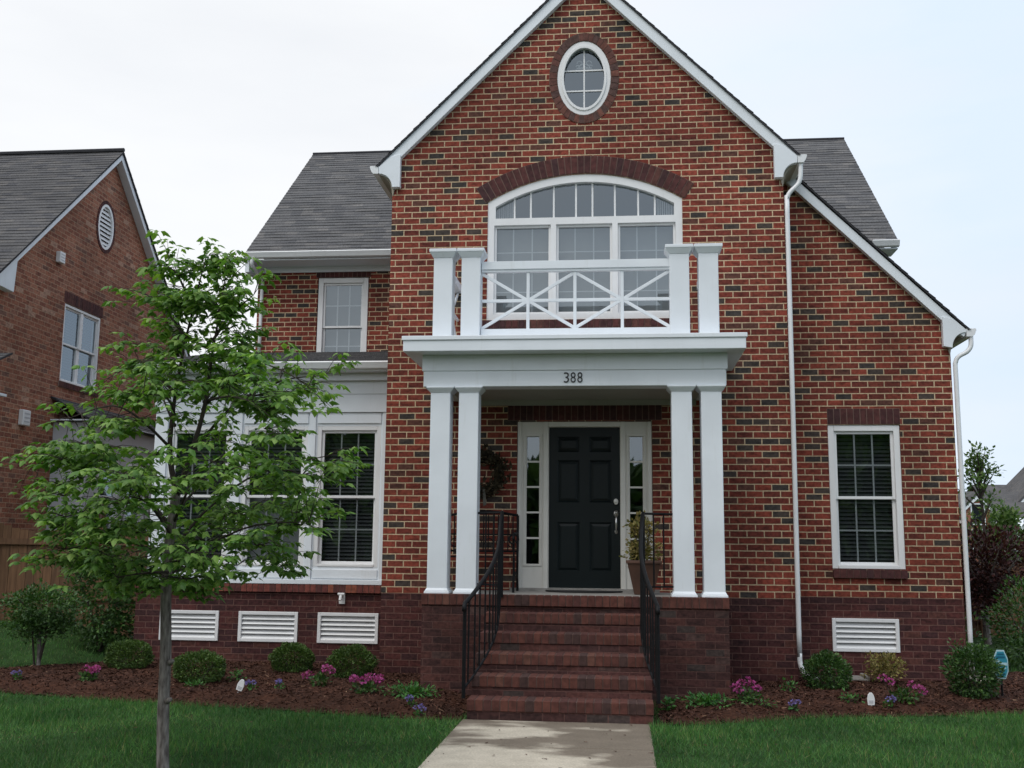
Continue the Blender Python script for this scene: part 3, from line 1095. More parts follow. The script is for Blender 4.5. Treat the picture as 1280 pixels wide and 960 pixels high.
for i in range(1, 6):
    top = .06 - RZ * i
    mb.box(-1.005, .735, -1.30 - .3 * i + .012, -1.29 if i == 1 else -1.30 - .3 * (i - 1) + .012, -1.3, top - .105)
steps = mb.build('front_steps', m_stoop, house)
for i in range(1, 6):
    top = .06 - RZ * i
    mb = MB()
    pieces_row(mb, -1.012, .742, top - .103, top, -1.30 - .3 * i, -1.30 - .3 * (i - 1) + .005, .0794)
    mb.cm = 1
    mb.box(-1.004, .734, -1.30 - .3 * i + .006, -1.30 - .3 * (i - 1), top - .102, top - .005)
    mb.build('tread', [m_stepbrick, m_mortar_s], steps, bevel=.005)

# ---- iron handrails
def interp(path, step):
    P = [Vector(p) for p in path]
    out = [P[0]]
    n = len(P)
    for i in range(n - 1):
        p0, p1, p2, p3 = P[max(i - 1, 0)], P[i], P[i + 1], P[min(i + 2, n - 1)]
        for k in range(1, step + 1):
            t = k / step
            out.append(.5 * ((2 * p1) + (p2 - p0) * t + (2 * p0 - 5 * p1 + 4 * p2 - p3) * t * t + (3 * p1 - p0 - 3 * p2 + p3) * t ** 3))
    return out
def handrail(sx, path, colx):
    c = interp(path, 6)
    mb = MB()
    mb.tube(c + [c[-1] + Vector((0, -.05, -.03)), c[-1] + Vector((0, -.055, -.075))], .021, 8)
    nx_, ny_, nz_ = path[0]
    mb.tube([(nx_, ny_ + .01, nz_ - .005), (colx, -1.13, nz_ - .005)], .013, 6)
    h = mb.build('handrail', m_iron, house, smooth=True)
    low = [p + Vector((0, 0, -.80 if i > 2 else -.78)) for i, p in enumerate(c)]
    mb = MB()
    mb.tube(low, .013, 6)
    mb.tube([(nx_, ny_ + .01, .16), (colx, -1.13, .16)], .011, 6)
    mb.build('lower_rail', m_iron, h, smooth=True)
    for p, zb in ((c[0], .03), (c[-1], -.86)):
        mb = MB()
        mb.tube([p + Vector((0, 0, -.005)), (p[0], p[1], zb)], .019, 8)
        mb.build('newel_post', m_iron, h)
    tot = 0; last = c[0]
    for p, q in zip(c[1:-2], low[1:-2]):
        tot += (Vector((p[0], p[1])) - Vector((last[0], last[1]))).length
        last = p
        if tot > .086:
            tot = 0
            mb = MB(); mb.tube([p, q], .0095, 6); mb.build('baluster', m_iron, h)
    k = 3
    for i in range(1, k):
        t = i / k
        a = Vector((nx_, ny_, nz_)).lerp(Vector((colx, -1.13, nz_)), t)
        mb = MB(); mb.tube([a, (a[0], a[1], .16)], .0095, 6); mb.build('baluster', m_iron, h)
    return h
handrail(-1, [(-.855, -1.33, .95), (-.845, -1.55, .84), (-.83, -1.9, .56), (-.875, -2.2, .35), (-.985, -2.48, .14), (-1.06, -2.66, .03)], -1.15)
handrail(1, [(.685, -1.33, .95), (.665, -1.55, .84), (.645, -1.9, .54), (.68, -2.2, .32), (.745, -2.48, .13), (.785, -2.68, .03)], 1.02)

# ---- roofs
def shingle_slope(mb, p0, e, width, s, length, exp=.115, lap=.012):
    p0 = Vector(p0); e = Vector(e).normalized(); s = Vector(s).normalized()
    n = e.cross(s).normalized()
    if n.z < 0:
        n = -n
    rows = int(math.ceil(length / exp))
    for i in range(rows):
        a = i * exp - .01
        b_ = min((i + 1) * exp + .02, length)
        sh = random.uniform(0, 5)
        segs = max(1, int(width / .33))
        la = [lap * random.uniform(.6, 1.4) for _ in range(segs + 1)]
        for k in range(segs):
            u0, u1 = width * k / segs, width * (k + 1) / segs
            A = p0 + e * u0 + s * a + n * la[k]; B = p0 + e * u1 + s * a + n * la[k + 1]
            Cc = p0 + e * u1 + s * b_ + n * .001; D = p0 + e * u0 + s * b_ + n * .001
            v0 = i * .14 + .004; v1 = (i + 1) * .14 - .004
            mb.poly([A, B, Cc, D], [(u0 + sh, v0), (u1 + sh, v0), (u1 + sh, v1), (u0 + sh, v1)])
            A2 = A - n * (la[k] + .002); B2 = B - n * (la[k + 1] + .002)
            mb.poly([A2, B2, B, A], [(u0 + sh, v0), (u1 + sh, v0), (u1 + sh, v0 + .01), (u0 + sh, v0 + .01)])
def roof(name, planes, parent, mat, thick=.022, lap=.012):
    mb = MB()
    for p0, e, w, s, ln in planes:
        shingle_slope(mb, p0, e, w, s, ln, lap=lap)
    mb.cm = 1
    for p0, e, w, s, ln in planes:
        p0 = Vector(p0); e = Vector(e).normalized(); s = Vector(s).normalized()
        n = e.cross(s).normalized()
        if n.z < 0: n = -n
        q = [p0, p0 + e * w, p0 + e * w + s * ln, p0 + s * ln]
        q = [x - n * .002 for x in q]
        q2 = [x - n * thick for x in q]
        mb.faces(q + q2, [(0, 1, 2, 3), (7, 6, 5, 4), (0, 4, 5, 1), (1, 5, 6, 2), (2, 6, 7, 3), (3, 7, 4, 0)])
    return mb.build(name, [mat, m_edge], parent)
S45 = math.sqrt(.5)
GP = 8.13
main = [((-5.63, 3.2, 5.27), (1, 0, 0), 10.32, (0, 3.45, 3.0), math.hypot(3.45, 3.0)),
        ((-5.63, 10.1, 5.27), (1, 0, 0), 10.32, (0, -3.45, 3.0), math.hypot(3.45, 3.0))]
rf = roof('roof', main, house, m_shingle)
mb = MB()
mb.tube([(-5.63, 6.65, 8.275), (4.69, 6.65, 8.275)], .035, 6)
mb.build('ridge_cap', m_edge, rf)
rf2 = roof('roof', [((-2.69, -.11, GP - 2.69), (0, 1, 0), 6.6, (1, 0, 1), 2.69 / S45),
           ((2.69, -.11, GP - 2.69), (0, 1, 0), .66, (-1, 0, 1), 2.69 / S45),
           ((4.82, .55, GP - 4.80), (0, 1, 0), 7.4, (-1, 0, 1), 4.82 / S45)], house, m_shingle, .014, .010)
bay_roof = roof('roof', [((-6.2, .75, 3.02), (1, 0, 0), 3.70, (0, 2.9, .67), math.hypot(2.9, .67))], house, m_shingle)
mb = MB()   # left end of the low roof
mb.prism([(.8, 2.98), (3.65, 2.98), (3.65, 3.62)], -6.12, -6.0, 'x')
mb.build('bay_gable_end', m_white, bay_roof)

# rake boards, returns, soffits
def mirror(poly, sx):
    return [(sx * u, v) for u, v in poly]
for sx in (-1, 1):
    mb = MB()
    mb.prism(mirror([(0, GP - .022), (2.66, GP - .022 - 2.66), (2.60, GP - .022 - 2.66 - .10), (2.37, 5.565), (0, 7.925)], sx), -.085, -.003)
    rb = mb.build('rake_board', m_white, house, bevel=.004)
    mb = MB()
    mb.prism(mirror([(2.375, 5.60), (2.375, 5.155), (2.478, 5.155)] + [(2.655 - .175 * math.cos(t), 5.155 + .185 * math.sin(t)) for t in np.linspace(.12, math.pi / 2, 9)] + [(2.66, 5.43), (2.5, 5.57)], sx), -.10, -.02)
    mb.build('eave_return', m_white, rb, bevel=.004)
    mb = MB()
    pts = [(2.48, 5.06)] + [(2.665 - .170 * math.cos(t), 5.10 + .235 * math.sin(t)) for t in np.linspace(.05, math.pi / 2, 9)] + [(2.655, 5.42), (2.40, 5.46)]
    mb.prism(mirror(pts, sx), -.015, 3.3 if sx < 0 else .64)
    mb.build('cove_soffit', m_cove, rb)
    mb = MB()
    mb.prism(mirror([(2.662, 5.34), (2.73, 5.34), (2.755, 5.37), (2.775, 5.42), (2.775, 5.445), (2.662, 5.445)], sx), -.10, 3.1 if sx < 0 else .53)
    mb.build('gutter', m_gutter, house, bevel=.003)
# right wing rake
mb = MB()
mb.prism([(2.50, GP - 2.50 - .022), (4.79, GP - 4.79 - .022), (4.75, 3.24), (4.50, 3.445), (2.50, 5.445)], .575, .658)
rb = mb.build('rake_board', m_white, house, bevel=.004)
mb = MB()
mb.prism([(4.495, 3.50), (4.495, 3.12), (4.60, 3.10)] + [(4.775 - .172 * math.cos(t), 3.11 + .185 * math.sin(t)) for t in np.linspace(.12, math.pi / 2, 9)] + [(4.785, 3.325), (4.63, 3.47)], .56, .64)
mb.build('eave_return', m_white, rb, bevel=.004)
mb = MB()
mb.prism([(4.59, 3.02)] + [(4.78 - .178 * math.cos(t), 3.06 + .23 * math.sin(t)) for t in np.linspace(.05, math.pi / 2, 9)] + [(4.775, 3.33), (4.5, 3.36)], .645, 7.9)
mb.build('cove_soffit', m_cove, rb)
mb = MB()
mb.prism([(4.78, 3.24), (4.85, 3.24), (4.88, 3.27), (4.90, 3.32), (4.90, 3.345), (4.78, 3.345)], .56, 7.9)
mb.build('gutter', m_gutter, house, bevel=.003)
# main eave gutter, soffit, frieze
mb = MB()
GUT = [(.0, .105), (-.085, .105), (-.092, .09), (-.075, .05), (-.06, .012), (.0, 0)]
mb.prism([(3.215 + u, 5.165 + v) for u, v in GUT], -5.64, -2.50, 'x')
mb.build('gutter', m_gutter, house, bevel=.003)
mb = MB()
mb.prism([(3.215 + u, 5.165 + v) for u, v in GUT], 4.30, 4.70, 'x')
mb.build('gutter', m_gutter, house, bevel=.003)
mb = MB()
mb.box(-5.63, -2.50, 3.216, 3.66, 5.14, 5.16)
mb.box(-5.60, -2.50, 3.62, 3.648, 5.04, 5.1405)
mb.box(-5.63, -5.56, 3.216, 3.66, 4.95, 5.1405)
mb.build('eave_soffit', m_white, house, bevel=.004)
mb = MB()
mb.box(2.5, 4.69, 3.216, 3.66, 5.14, 5.16)
mb.build('eave_soffit', m_white, house, bevel=.004)
mb = MB()
mb.prism([(3.25, 5.14), (6.65, 8.10), (6.65, 8.22), (3.25, 5.26)], -5.62, -5.555, 'x')
mb.build('rake_board', m_white, house)
mb = MB()
mb.prism([(3.25, 5.14), (6.65, 8.10), (6.65, 8.22), (3.25, 5.26)], 4.605, 4.68, 'x')
mb.build('rake_board', m_white, house)

# downspouts
def downspout(pts, name='downspout'):
    mb = MB()
    mb.tube(interp(pts, 3), .029, 8)
    return mb.build(name, m_gutter, house, smooth=True)
downspout([(2.70, -.05, 5.36), (2.695, -.06, 5.18), (2.66, -.06, 5.07), (2.56, -.06, 4.97), (2.525, -.06, 4.88), (2.52, -.06, 4.7), (2.515, -.06, 2.3), (2.505, -.06, -.40), (2.505, -.06, -.62), (2.51, -.065, -.74), (2.545, -.10, -.83), (2.60, -.15, -.875), (2.68, -.22, -.90)])
downspout([(4.84, .60, 3.25), (4.835, .60, 3.13), (4.78, .60, 3.05), (4.69, .61, 3.0), (4.645, .62, 2.92), (4.64, .62, 2.7), (4.64, .62, 1.0), (4.64, .62, -.85)])
downspout([(-5.50, 3.17, 5.17), (-5.50, 3.18, 5.06), (-5.48, 3.35, 4.98), (-5.46, 3.58, 4.86), (-5.46, 3.59, 4.7), (-5.46, 3.59, 3.68)])

# crawl-space vents
def louver(x0, x1, z0, z1, y, name='crawl_vent', T=None, parent=None, n=5):
    mb = MB(T)
    f = .045
    mb.box(x0, x0 + f, y - .018, y + .06, z0, z1)
    mb.box(x1 - f, x1, y - .018, y + .06, z0, z1)
    mb.box(x0 + f, x1 - f, y - .018, y + .06, z1 - f, z1)
    mb.box(x0 + f, x1 - f, y - .018, y + .06, z0, z0 + f)
    v = mb.build(name, m_vinyl, parent or house, bevel=.005)
    h = (z1 - z0 - 2 * f) / n
    for i in range(n):
        mb = MB(T)
        za = z0 + f + i * h
        mb.faces([(x0 + f, y - .008, za), (x1 - f, y - .008, za), (x1 - f, y + .05, za + h * .90), (x0 + f, y + .05, za + h * .90),
                  (x0 + f, y - .002, za), (x1 - f, y - .002, za), (x1 - f, y + .056, za + h * .90), (x0 + f, y + .056, za + h * .90)],
                 [(0, 1, 2, 3), (7, 6, 5, 4), (0, 4, 5, 1), (1, 5, 6, 2), (2, 6, 7, 3), (3, 7, 4, 0)])
        mb.build('louver', m_vinyl, v)
    mb = MB(T)
    mb.box(x0 + f, x1 - f, y + .075, y + .08, z0 + f, z1 - f)
    mb.build('backing', m_dark, v)
    return v
louver(3.02, 3.82, -.655, -.255, .66)

# ---- left bay
mb = MB()
BX0, BX1, BY = -6.0, -2.50, 1.10
wx = [(-5.80, -4.90), (-4.73, -3.82), (-3.69, -2.80)]
vx = [(-5.78, -4.955), (-4.68, -3.86), (-3.59, -2.765)]
mb.holed(rect(BX0 - .14, BX1, -1.3, -.055), [rect(a + .01, b_ - .01, -.70, -.33) for a, b_ in vx], BY, .2)
mb.box(BX0 - .14, BX0 + .06, BY + .21, 3.9, -1.3, -.055)
mb.build('foundation', m_base, house)
for a, b_ in vx:
    louver(a, b_, -.715, -.318, BY)
mb = MB()
pieces_row(mb, BX0 - .17, BX1, -.054, .05, BY - .045, BY + .12)
for i in range(20):
    mb.box(BX0 - .17, BX0 - .02, BY + .125 + i * .08, BY + .2 + i * .08, -.054, .049)
mb.cm = 1
mb.box(BX0 - .16, BX1, BY - .035, BY + .1, -.053, .045)
mb.build('brick_cap', [m_capbrick, m_mortar_d], house)
mb = MB()
mb.holed(rect(BX0, BX1, .05, 2.98), [rect(a, b_, .285, 2.185) for a, b_ in wx], BY, .15)
mb.box(BX0, BX0 + .15, BY + .16, 3.66, .05, 2.98)
bay = mb.build('bay_front', m_white, house)
mb = MB()
for zz in ((-.03, .055, 2.62, 2.87), (-.02, .045, 2.37, 2.6195), (-.03, .05, .052, .115)):
    mb = MB()
    mb.box(BX0 + zz[0], BX1, BY - zz[1], BY - .002, zz[2], zz[3])
    mb.build('frieze_board' if zz[2] > 1 else 'skirting_board', m_white, bay, bevel=.005)
for a, b_ in ((-6.0, -5.82), (-4.88, -4.75), (-3.80, -3.71), (-2.78, -2.505)):
    mb = MB()
    mb.box(a, b_, BY - .03, BY - .002, .116, 2.369)
    mb.build('pilaster', m_white, bay, bevel=.005)
for a, b_ in wx:
    mb = MB()
    mb.box(a + .0, b_ - .0, BY - .02, BY - .002, 2.22, 2.365)
    mb.build('head_panel', m_white, bay, bevel=.005)
    mb = MB()
    mb.box(a + .0, b_ - .0, BY - .018, BY - .002, .13, .25)
    mb.build('apron_panel', m_white, bay, bevel=.005)
for k, (a, b_) in enumerate(wx):
    window(a, b_, .285, 2.185, BY - .01, cas=.06, cover=('blind', 'half', 'blind')[k], mun=.019)
mb = MB()
mb.prism([(.79 + u, 2.915 + v) for u, v in GUT], -6.22, -2.50, 'x')
mb.build('gutter', m_gutter, house, bevel=.003)
mb = MB()
mb.box(-6.19, -2.50, .795, BY - .002, 2.90, 2.925)
mb.build('eave_soffit', m_white, house, bevel=.004)
mb = MB()
mb.box(-6.12, -2.50, BY - .13, BY - .056, 2.80, 2.899)
mb.build('bed_moulding', m_white, house, bevel=.004)
# hose tap under the bay windows
mb = MB()
mb.box(-3.305, -3.225, BY - .02, BY + .01, -.20, -.06)
mb.tube([(-3.265, BY - .01, -.10), (-3.265, BY - .09, -.10), (-3.265, BY - .11, -.15)], .02, 8)
mb.tube([(-3.31, BY - .07, -.07), (-3.22, BY - .07, -.07)], .016, 8)
mb.build('hose_tap', m_vinyl, house, smooth=False)


# ------------------------------------------------------------------ NEIGHBOUR HOUSE (left)
NX = -9.3
nb = thing('brick_house', (NX, 2.4, -.7), 'orange brown brick house at the left with oval gable vent and white bay', 'house')
TN = lambda u, d, z: (NX - d, u, z)           # u runs along +Y, d into the house
Y0, YM, Y1 = 2.42, 5.72, 9.02
ridge = 8.05
sl = (ridge - 5.03) / (YM - Y0)
mb = MB(TN)
vent_o = [(5.58 + .30 * math.cos(t), 6.52 + .44 * math.sin(t)) for t in np.linspace(0, 2 * math.pi, 31)[:-1]]
mb.holed([(Y0, -1.3), (Y1, -1.3), (Y1, 5.03), (YM, ridge - .06), (Y0, 5.03)], [vent_o, rect(4.34, 5.66, 3.36, 4.76)], 0, .2)
mb.T = None
mb.box(-20, NX - .21, Y0, Y0 + .2, -1.3, 5.0)
mb.box(-20, NX - .21, Y1 - .2, Y1, -1.3, 5.0)
mb.build('wall', m_orange, nb)
mb = MB(TN)
mb.holed(vent_o, [[(5.58 + .25 * math.cos(t), 6.52 + .39 * math.sin(t)) for t in np.linspace(0, 2 * math.pi, 31)[:-1]]], -.01, .1)
ov = mb.build('gable_vent', m_vinyl, nb)
mb = MB(TN)
for i in range(9):
    z = 6.17 + i * .085
    hw = .26 * math.sqrt(max(.02, 1 - ((z - 6.52 + .02) / .41) ** 2))
    mb.faces([(5.58 - hw, .01, z), (5.58 + hw, .01, z), (5.58 + hw, .045, z + .080), (5.58 - hw, .045, z + .080)], [(0, 1, 2, 3)])
mb.build('louver', m_vinyl, ov)
mb = MB(TN)
mb.box(5.2, 5.95, .09, .095, 6.05, 7.0)
mb.build('backing', m_dark, ov)
mb = MB(TN)
nv = 32
for i in range(nv):
    a = 2 * math.pi * (i + .06) / nv; b_ = 2 * math.pi * (i + .94) / nv
    mb.prism([(5.58 + .305 * math.cos(a), 6.52 + .445 * math.sin(a)), (5.58 + .305 * math.cos(b_), 6.52 + .445 * math.sin(b_)),
              (5.58 + .365 * math.cos(b_), 6.52 + .51 * math.sin(b_)), (5.58 + .365 * math.cos(a), 6.52 + .51 * math.sin(a))], -.012, .03)
mb.build('oval_brick_ring', m_soldier, nb)
w = window(4.345, 5.655, 3.365, 4.755, 0, cas=.05, cols=1, rows=(1, 1), cover='blind', parent=nb, T=TN, double=True)
soldier('lintel', 4.30, 5.70, 4.765, 4.97, 0, TN, nb)
soldier('window_sill', 4.30, 5.70, 3.26, 3.36, -.02, TN, nb)
mb = MB(TN)
mb.prism([(Y0 - .36, 5.03 - .36 * sl - .13), (YM, ridge - .15), (Y1 + .36, 5.03 - .36 * sl - .13), (Y1 + .36, 5.03 - .36 * sl + .02), (YM, ridge + .0), (Y0 - .36, 5.03 - .36 * sl + .02)], -.16, -.003)
mb.build('rake_board', m_white, nb, bevel=.004)
mb = MB(TN)
mb.prism([(Y0 - .34, 5.03 - .36 * sl - .1), (Y0 - .30, 4.52), (Y0 + .10, 4.50), (Y0 + .14, 5.05)], -.15, -.004)
mb.build('eave_return', m_white, nb, bevel=.004)
mb = MB()
mb.prism([(Y0 - .36 + u, 4.66 + v - .04) for u, v in GUT], -20, NX + .17, 'x')
mb.build('gutter', m_gutter, nb, bevel=.003)
mb = MB()
mb.box(-20, NX + .14, Y0 - .35, Y0 - .01, 4.58, 4.60)
mb.build('eave_soffit', m_white, nb)
ln_ = math.hypot(YM - Y0 + .38, ridge - 5.03 + .38 * sl)
roof('roof', [((-20, Y0 - .38, 5.05 - .38 * sl), (1, 0, 0), 20 + NX + .19, (0, 1, sl), ln_),
              ((-20, Y1 + .38, 5.05 - .38 * sl), (1, 0, 0), 20 + NX + .19, (0, -1, sl), ln_)], nb, m_shingle2)
mb = MB()
mb.tube([(-20, YM, ridge + .06), (NX + .19, YM, ridge + .06)], .04, 6)
mb.build('ridge_cap', m_edge, nb)
for u, z, s_, nm in ((4.0, 5.48, .085, 'vent_box'), (3.28, 2.58, .11, 'alarm_box')):
    mb = MB(TN)
    mb.box(u - s_, u + s_, -.09, -.002, z - s_ * 1.15, z + s_ * 1.15)
    bx = mb.build(nm, m_vinyl, nb, bevel=.012)
    mb = MB(TN)
    for i in range(3):
        mb.box(u - s_ * .7, u + s_ * .7, -.094, -.0905, z - s_ * .7 + i * s_ * .6, z - s_ * .7 + i * s_ * .6 + s_ * .2)
    mb.build('slot', m_greypaint, bx)
# white bay of the neighbour
TB = lambda u, d, z: (NX + .62 - d, u, z)
mb = MB(TB)
wb = [(4.75, 5.55), (5.85, 6.65), (6.95, 7.75)]
mb.holed(rect(4.25, 8.3, .35, 2.62), [rect(a, b_, .75, 2.05) for a, b_ in wb], 0, .12)
mb.box(4.25, 4.37, .125, .615, .35, 2.62)
mb.box(8.18, 8.3, .125, .615, .35, 2.62)
mb.box(4.2, 8.35, -.05, -.002, 2.3, 2.62)
nbay = mb.build('bay_front', m_greypaint, nb, bevel=.004)
mb = MB(TB)
mb.box(4.27, 8.28, .01, .615, -1.2, .345)
mb.build('foundation', m_base, nb)
for a, b_ in wb:
    window(a, b_, .75, 2.05, 0, cas=.06, cols=2, rows=(2, 2), cover='blind', parent=nb, T=TB)
roof('roof', [((NX + .80, 4.1, 2.63), (0, 1, 0), 4.35, (-.78, 0, .42), .9)], nb, m_shingle2)
mb = MB(TN)
mb.prism([(4.12, 2.64), (4.12, 2.66), (8.4, 2.66), (8.4, 2.64)], -.78, -.01)
mb.build('eave_soffit', m_white, nb)
# front porch roof of the neighbour
roof('roof', [((-14, 1.30, 2.98), (1, 0, 0), 5.0, (0, 1.1, .52), 1.2)], nb, m_shingle2)
mb = MB()
mb.prism([(1.32 + u, 2.86 + v) for u, v in GUT], -14, -8.98, 'x')
mb.build('gutter', m_gutter, nb, bevel=.003)
mb = MB()
mb.box(-14, -9.05, 1.34, 2.40, 2.80, 2.84)
mb.box(-14, -9.08, 1.40, 1.60, 2.55, 2.799)
mb.build('porch_beam', m_white, nb)
mb = MB()
mb.box(-9.36, -9.12, 1.42, 1.60, -1.2, 2.55)
mb.build('porch_post', m_white, nb, bevel=.005)
mb = MB()
mb.box(-9.52, -9.36, 2.20, 2.40, 3.55, 3.90)
mb.build('wall_lantern', m_iron, nb)

# ------------------------------------------------------------------ fences
m_fence, nt, b = new_mat('weathered_cedar')
n, r = noise_col(nt, 4, (.115, .060, .032), (.21, .115, .060), .3, .7, 6, stretch=(6, 6, .5))
g_ = nt.nodes.new('ShaderNodeNewGeometry')
rr = nt.nodes.new('ShaderNodeValToRGB')
rr.color_ramp.elements[0].color = (.7, .7, .7, 1); rr.color_ramp.elements[1].color = (1.15, 1.1, 1.05, 1)
L(nt, g_.outputs['Random Per Island'], rr.inputs['Fac'])
L(nt, mixc(nt, 'MULTIPLY', 1.0, r.outputs['Color'], rr.outputs['Color']), b.inputs['Base Color'])
b.inputs['Roughness'].default_value = .9
def fence(name, p0, p1, h, label, dip=0.0, wd=.14, lattice=False):
    p0 = Vector(p0); p1 = Vector(p1)
    d = (p1 - p0); ln = d.length; d.normalize()
    nrm = Vector((-d.y, d.x, 0))
    t = thing(name, tuple(p0), label, 'fence')
    n_ = int(ln / wd)
    mb = MB()
    for i in range(n_):
        a = p0 + d * (i * wd); b_ = p0 + d * (i * wd + wd - .007)
        f = (i + .5) / n_
        zt = h - dip * math.sin(math.pi * ((f * 2) % 1)) + random.uniform(-.006, .006)
        z0 = ground_z((a.x + b_.x) / 2, a.y) - .02
        o = nrm * random.uniform(-.003, .003)
        q = [a + o, b_ + o, b_ + o + nrm * .018, a + o + nrm * .018]
        mb.faces([(p.x, p.y, z0) for p in q] + [(p.x, p.y, zt) for p in q],
                 [(0, 3, 2, 1), (4, 5, 6, 7), (0, 1, 5, 4), (1, 2, 6, 5), (2, 3, 7, 6), (3, 0, 4, 7)])
    mb.build('boards', m_fence, t)
    for z in (.25, .8):
        mb = MB()
        za = ground_z(p0.x, p0.y) + (h - ground_z(p0.x, p0.y)) * z
        mb.bar(p0 - nrm * .03 + Vector((0, 0, za - p0.z)), p1 - nrm * .03 + Vector((0, 0, za - p0.z)), .09, .04, tuple(nrm))
        mb.build('rail', m_fence, t)
    k = max(1, int(ln / 2.2))
    for i in range(k + 1):
        p = p0 + d * (ln * i / k) - nrm * .07
        mb = MB()
        mb.box(p.x - .05, p.x + .05, p.y - .05, p.y + .05, float(ground_z(p.x, p.y)) - .1, h + .02)
        mb.build('post', m_fence, t)
    return t
fence('wooden_fence', (-9.2, 2.62, -.65), (-6.05, 2.62, -.65), .88, 'brown board fence at the left beside the orange brown brick house', dip=.14)
fence('wooden_fence', (4.7, 8.5, -1.0), (12.5, 8.5, -1.0), .35, 'dark board fence at the right behind the purple leaved tree')

# ------------------------------------------------------------------ plants
m_leafmaple = island_mat('maple_leaf', [(0, (.060, .145, .030)), (.35, (.115, .235, .044)), (.7, (.175, .310, .062)), (1, (.255, .385, .092))], .55, 3, .4, .32, constant=False)
m_box = island_mat('boxwood_leaf', [(0, (.034, .070, .015)), (.5, (.064, .124, .025)), (1, (.115, .180, .040))], .5, 3, .35, .18, constant=False)
m_shrub = island_mat('shrub_leaf', [(0, (.024, .064, .016)), (.5, (.046, .112, .024)), (1, (.088, .165, .038))], .45, 3, .45, .22, constant=False)
m_yellow = island_mat('yellow_leaf', [(0, (.20, .16, .04)), (.5, (.32, .25, .10)), (1, (.15, .17, .04))], .6, 3, .3, .2, constant=False)
m_purple = island_mat('purple_leaf', [(0, (.022, .008, .010)), (.5, (.045, .014, .016)), (1, (.080, .026, .024))], .5, 3, .35, .2, constant=False)
m_farleaf = island_mat('far_leaf', [(0, (.045, .095, .028)), (.5, (.085, .155, .040)), (1, (.14, .20, .06))], .6, 3, .3, .25, constant=False)
m_cover = island_mat('ground_cover_leaf', [(0, (.035, .12, .03)), (.5, (.06, .18, .04)), (1, (.10, .24, .05))], .55, 3, .35, .2, constant=False)
m_pink = island_mat('pink_petal', [(0, (.36, .05, .22)), (.4, (.48, .10, .32)), (.8, (.31, .03, .16)), (1, (.55, .19, .40))], .6, 3, .2, .25, constant=False)
m_violet = island_mat('violet_petal', [(0, (.16, .12, .42)), (.6, (.24, .20, .52)), (1, (.32, .26, .55))], .6, 3, .2, .25, constant=False)
m_dryleaf = island_mat('dried_wreath', [(0, (.020, .018, .012)), (.5, (.04, .032, .018)), (1, (.06, .045, .025))], .8, 3, .2, constant=False)
m_bark, nt, b = new_mat('grey_bark')
n, r = noise_col(nt, 9, (.075, .062, .055), (.26, .235, .215), .35, .7, 7, stretch=(5, 5, 1.2))
L(nt, r.outputs['Color'], b.inputs['Base Color'])
b.inputs['Roughness'].default_value = .95
bump(nt, b, n.outputs['Fac'], .8, .012)
m_twig = plain('brown_twig', (.045, .033, .027), .9, .25, 12)

MAPLE = np.array([(0, 0, 0), (-.17, .16, -.03), (-.40, .36, -.11), (-.24, .48, -.05), (-.22, .66, -.10), (0, 1.05, -.24), (.22, .66, -.10), (.24, .48, -.05), (.40, .36, -.11), (.17, .16, -.03), (0, .45, .04)])
MAPLE_F = np.array([(10, i, (i + 1) % 10) for i in range(10)])[:, [0, 2, 1]]
OVAL = np.array([(0, 0, 0), (-.26, .45, .04), (0, 1, -.03), (.26, .45, .04)])
OVAL_F = np.array([(0, 3, 2), (0, 2, 1)])
BLOS = np.array([(0, 0, 0), (-.5, .4, .12), (-.3, 1, .2), (.3, 1, .2), (.5, .4, .12)])
BLOS_F = np.array([(0, 4, 3), (0, 3, 2), (0, 2, 1)])
def leaves(P, D, N, S, shape, faces):
    """P positions, D axis directions, N approximate normals, S sizes"""
    D = D / np.linalg.norm(D, axis=1, keepdims=True)
    X = np.cross(D, N); X /= np.linalg.norm(X, axis=1, keepdims=True) + 1e-9
    Nn = np.cross(X, D)
    V = P[:, None] + S[:, None, None] * (shape[None, :, 0:1] * X[:, None] + shape[None, :, 1:2] * D[:, None] + shape[None, :, 2:3] * Nn[:, None])
    F = faces[None] + (np.arange(len(P)) * len(shape))[:, None, None]
    return V.reshape(-1, 3), F.reshape(-1, 3)
def unit(n_):
    v = rng.normal(size=(n_, 3))
    return v / np.linalg.norm(v, axis=1, keepdims=True)

# --- young maple on the front lawn
TX, TY = -2.82, -5.38
tree = thing('young_tree', (TX, TY, -1.04), 'slender young maple with a broad green crown on the left lawn', 'tree')
def tp(px, py, dy=0.0):
    k = (12.98 + TY + dy) / (12.98 + TY)
    x = .452 + (-2.87 + (px - 209) * .00571 - .452) * k
    z = .577 + (.22 - (py - 740) * (.00571 + .0000007 * (740 - py)) - .577) * k
    return Vector((x, TY + dy, z))
def jit(pts, a=.012):
    return [Vector(p) + Vector(rng.normal(0, a, 3)) if 0 < i < len(pts) - 1 else Vector(p) for i, p in enumerate(pts)]
limbs = []
def limb(pts, r0, r1):
    c = interp(jit(pts), 3)
    limbs.append((c, [r0 + (r1 - r0) * (i / (len(c) - 1)) ** .8 for i in range(len(c))]))
trunk_pts = [(TX, TY, -1.10), (TX - .005, TY, -.7), (TX - .02, TY, -.2), tp(209, 740), tp(212, 690), tp(211, 650), tp(214, 612)]
limb(trunk_pts, .047, .033)
limb([tp(214, 615), tp(203, 565), tp(205, 510), tp(209, 450, .05), tp(220, 390, .02), tp(236, 318, .03)], .026, .004)
limb([tp(214, 618), tp(230, 570, -.05), tp(243, 510, -.08), tp(250, 450, -.08), tp(256, 400, -.05), tp(264, 345)], .026, .004)
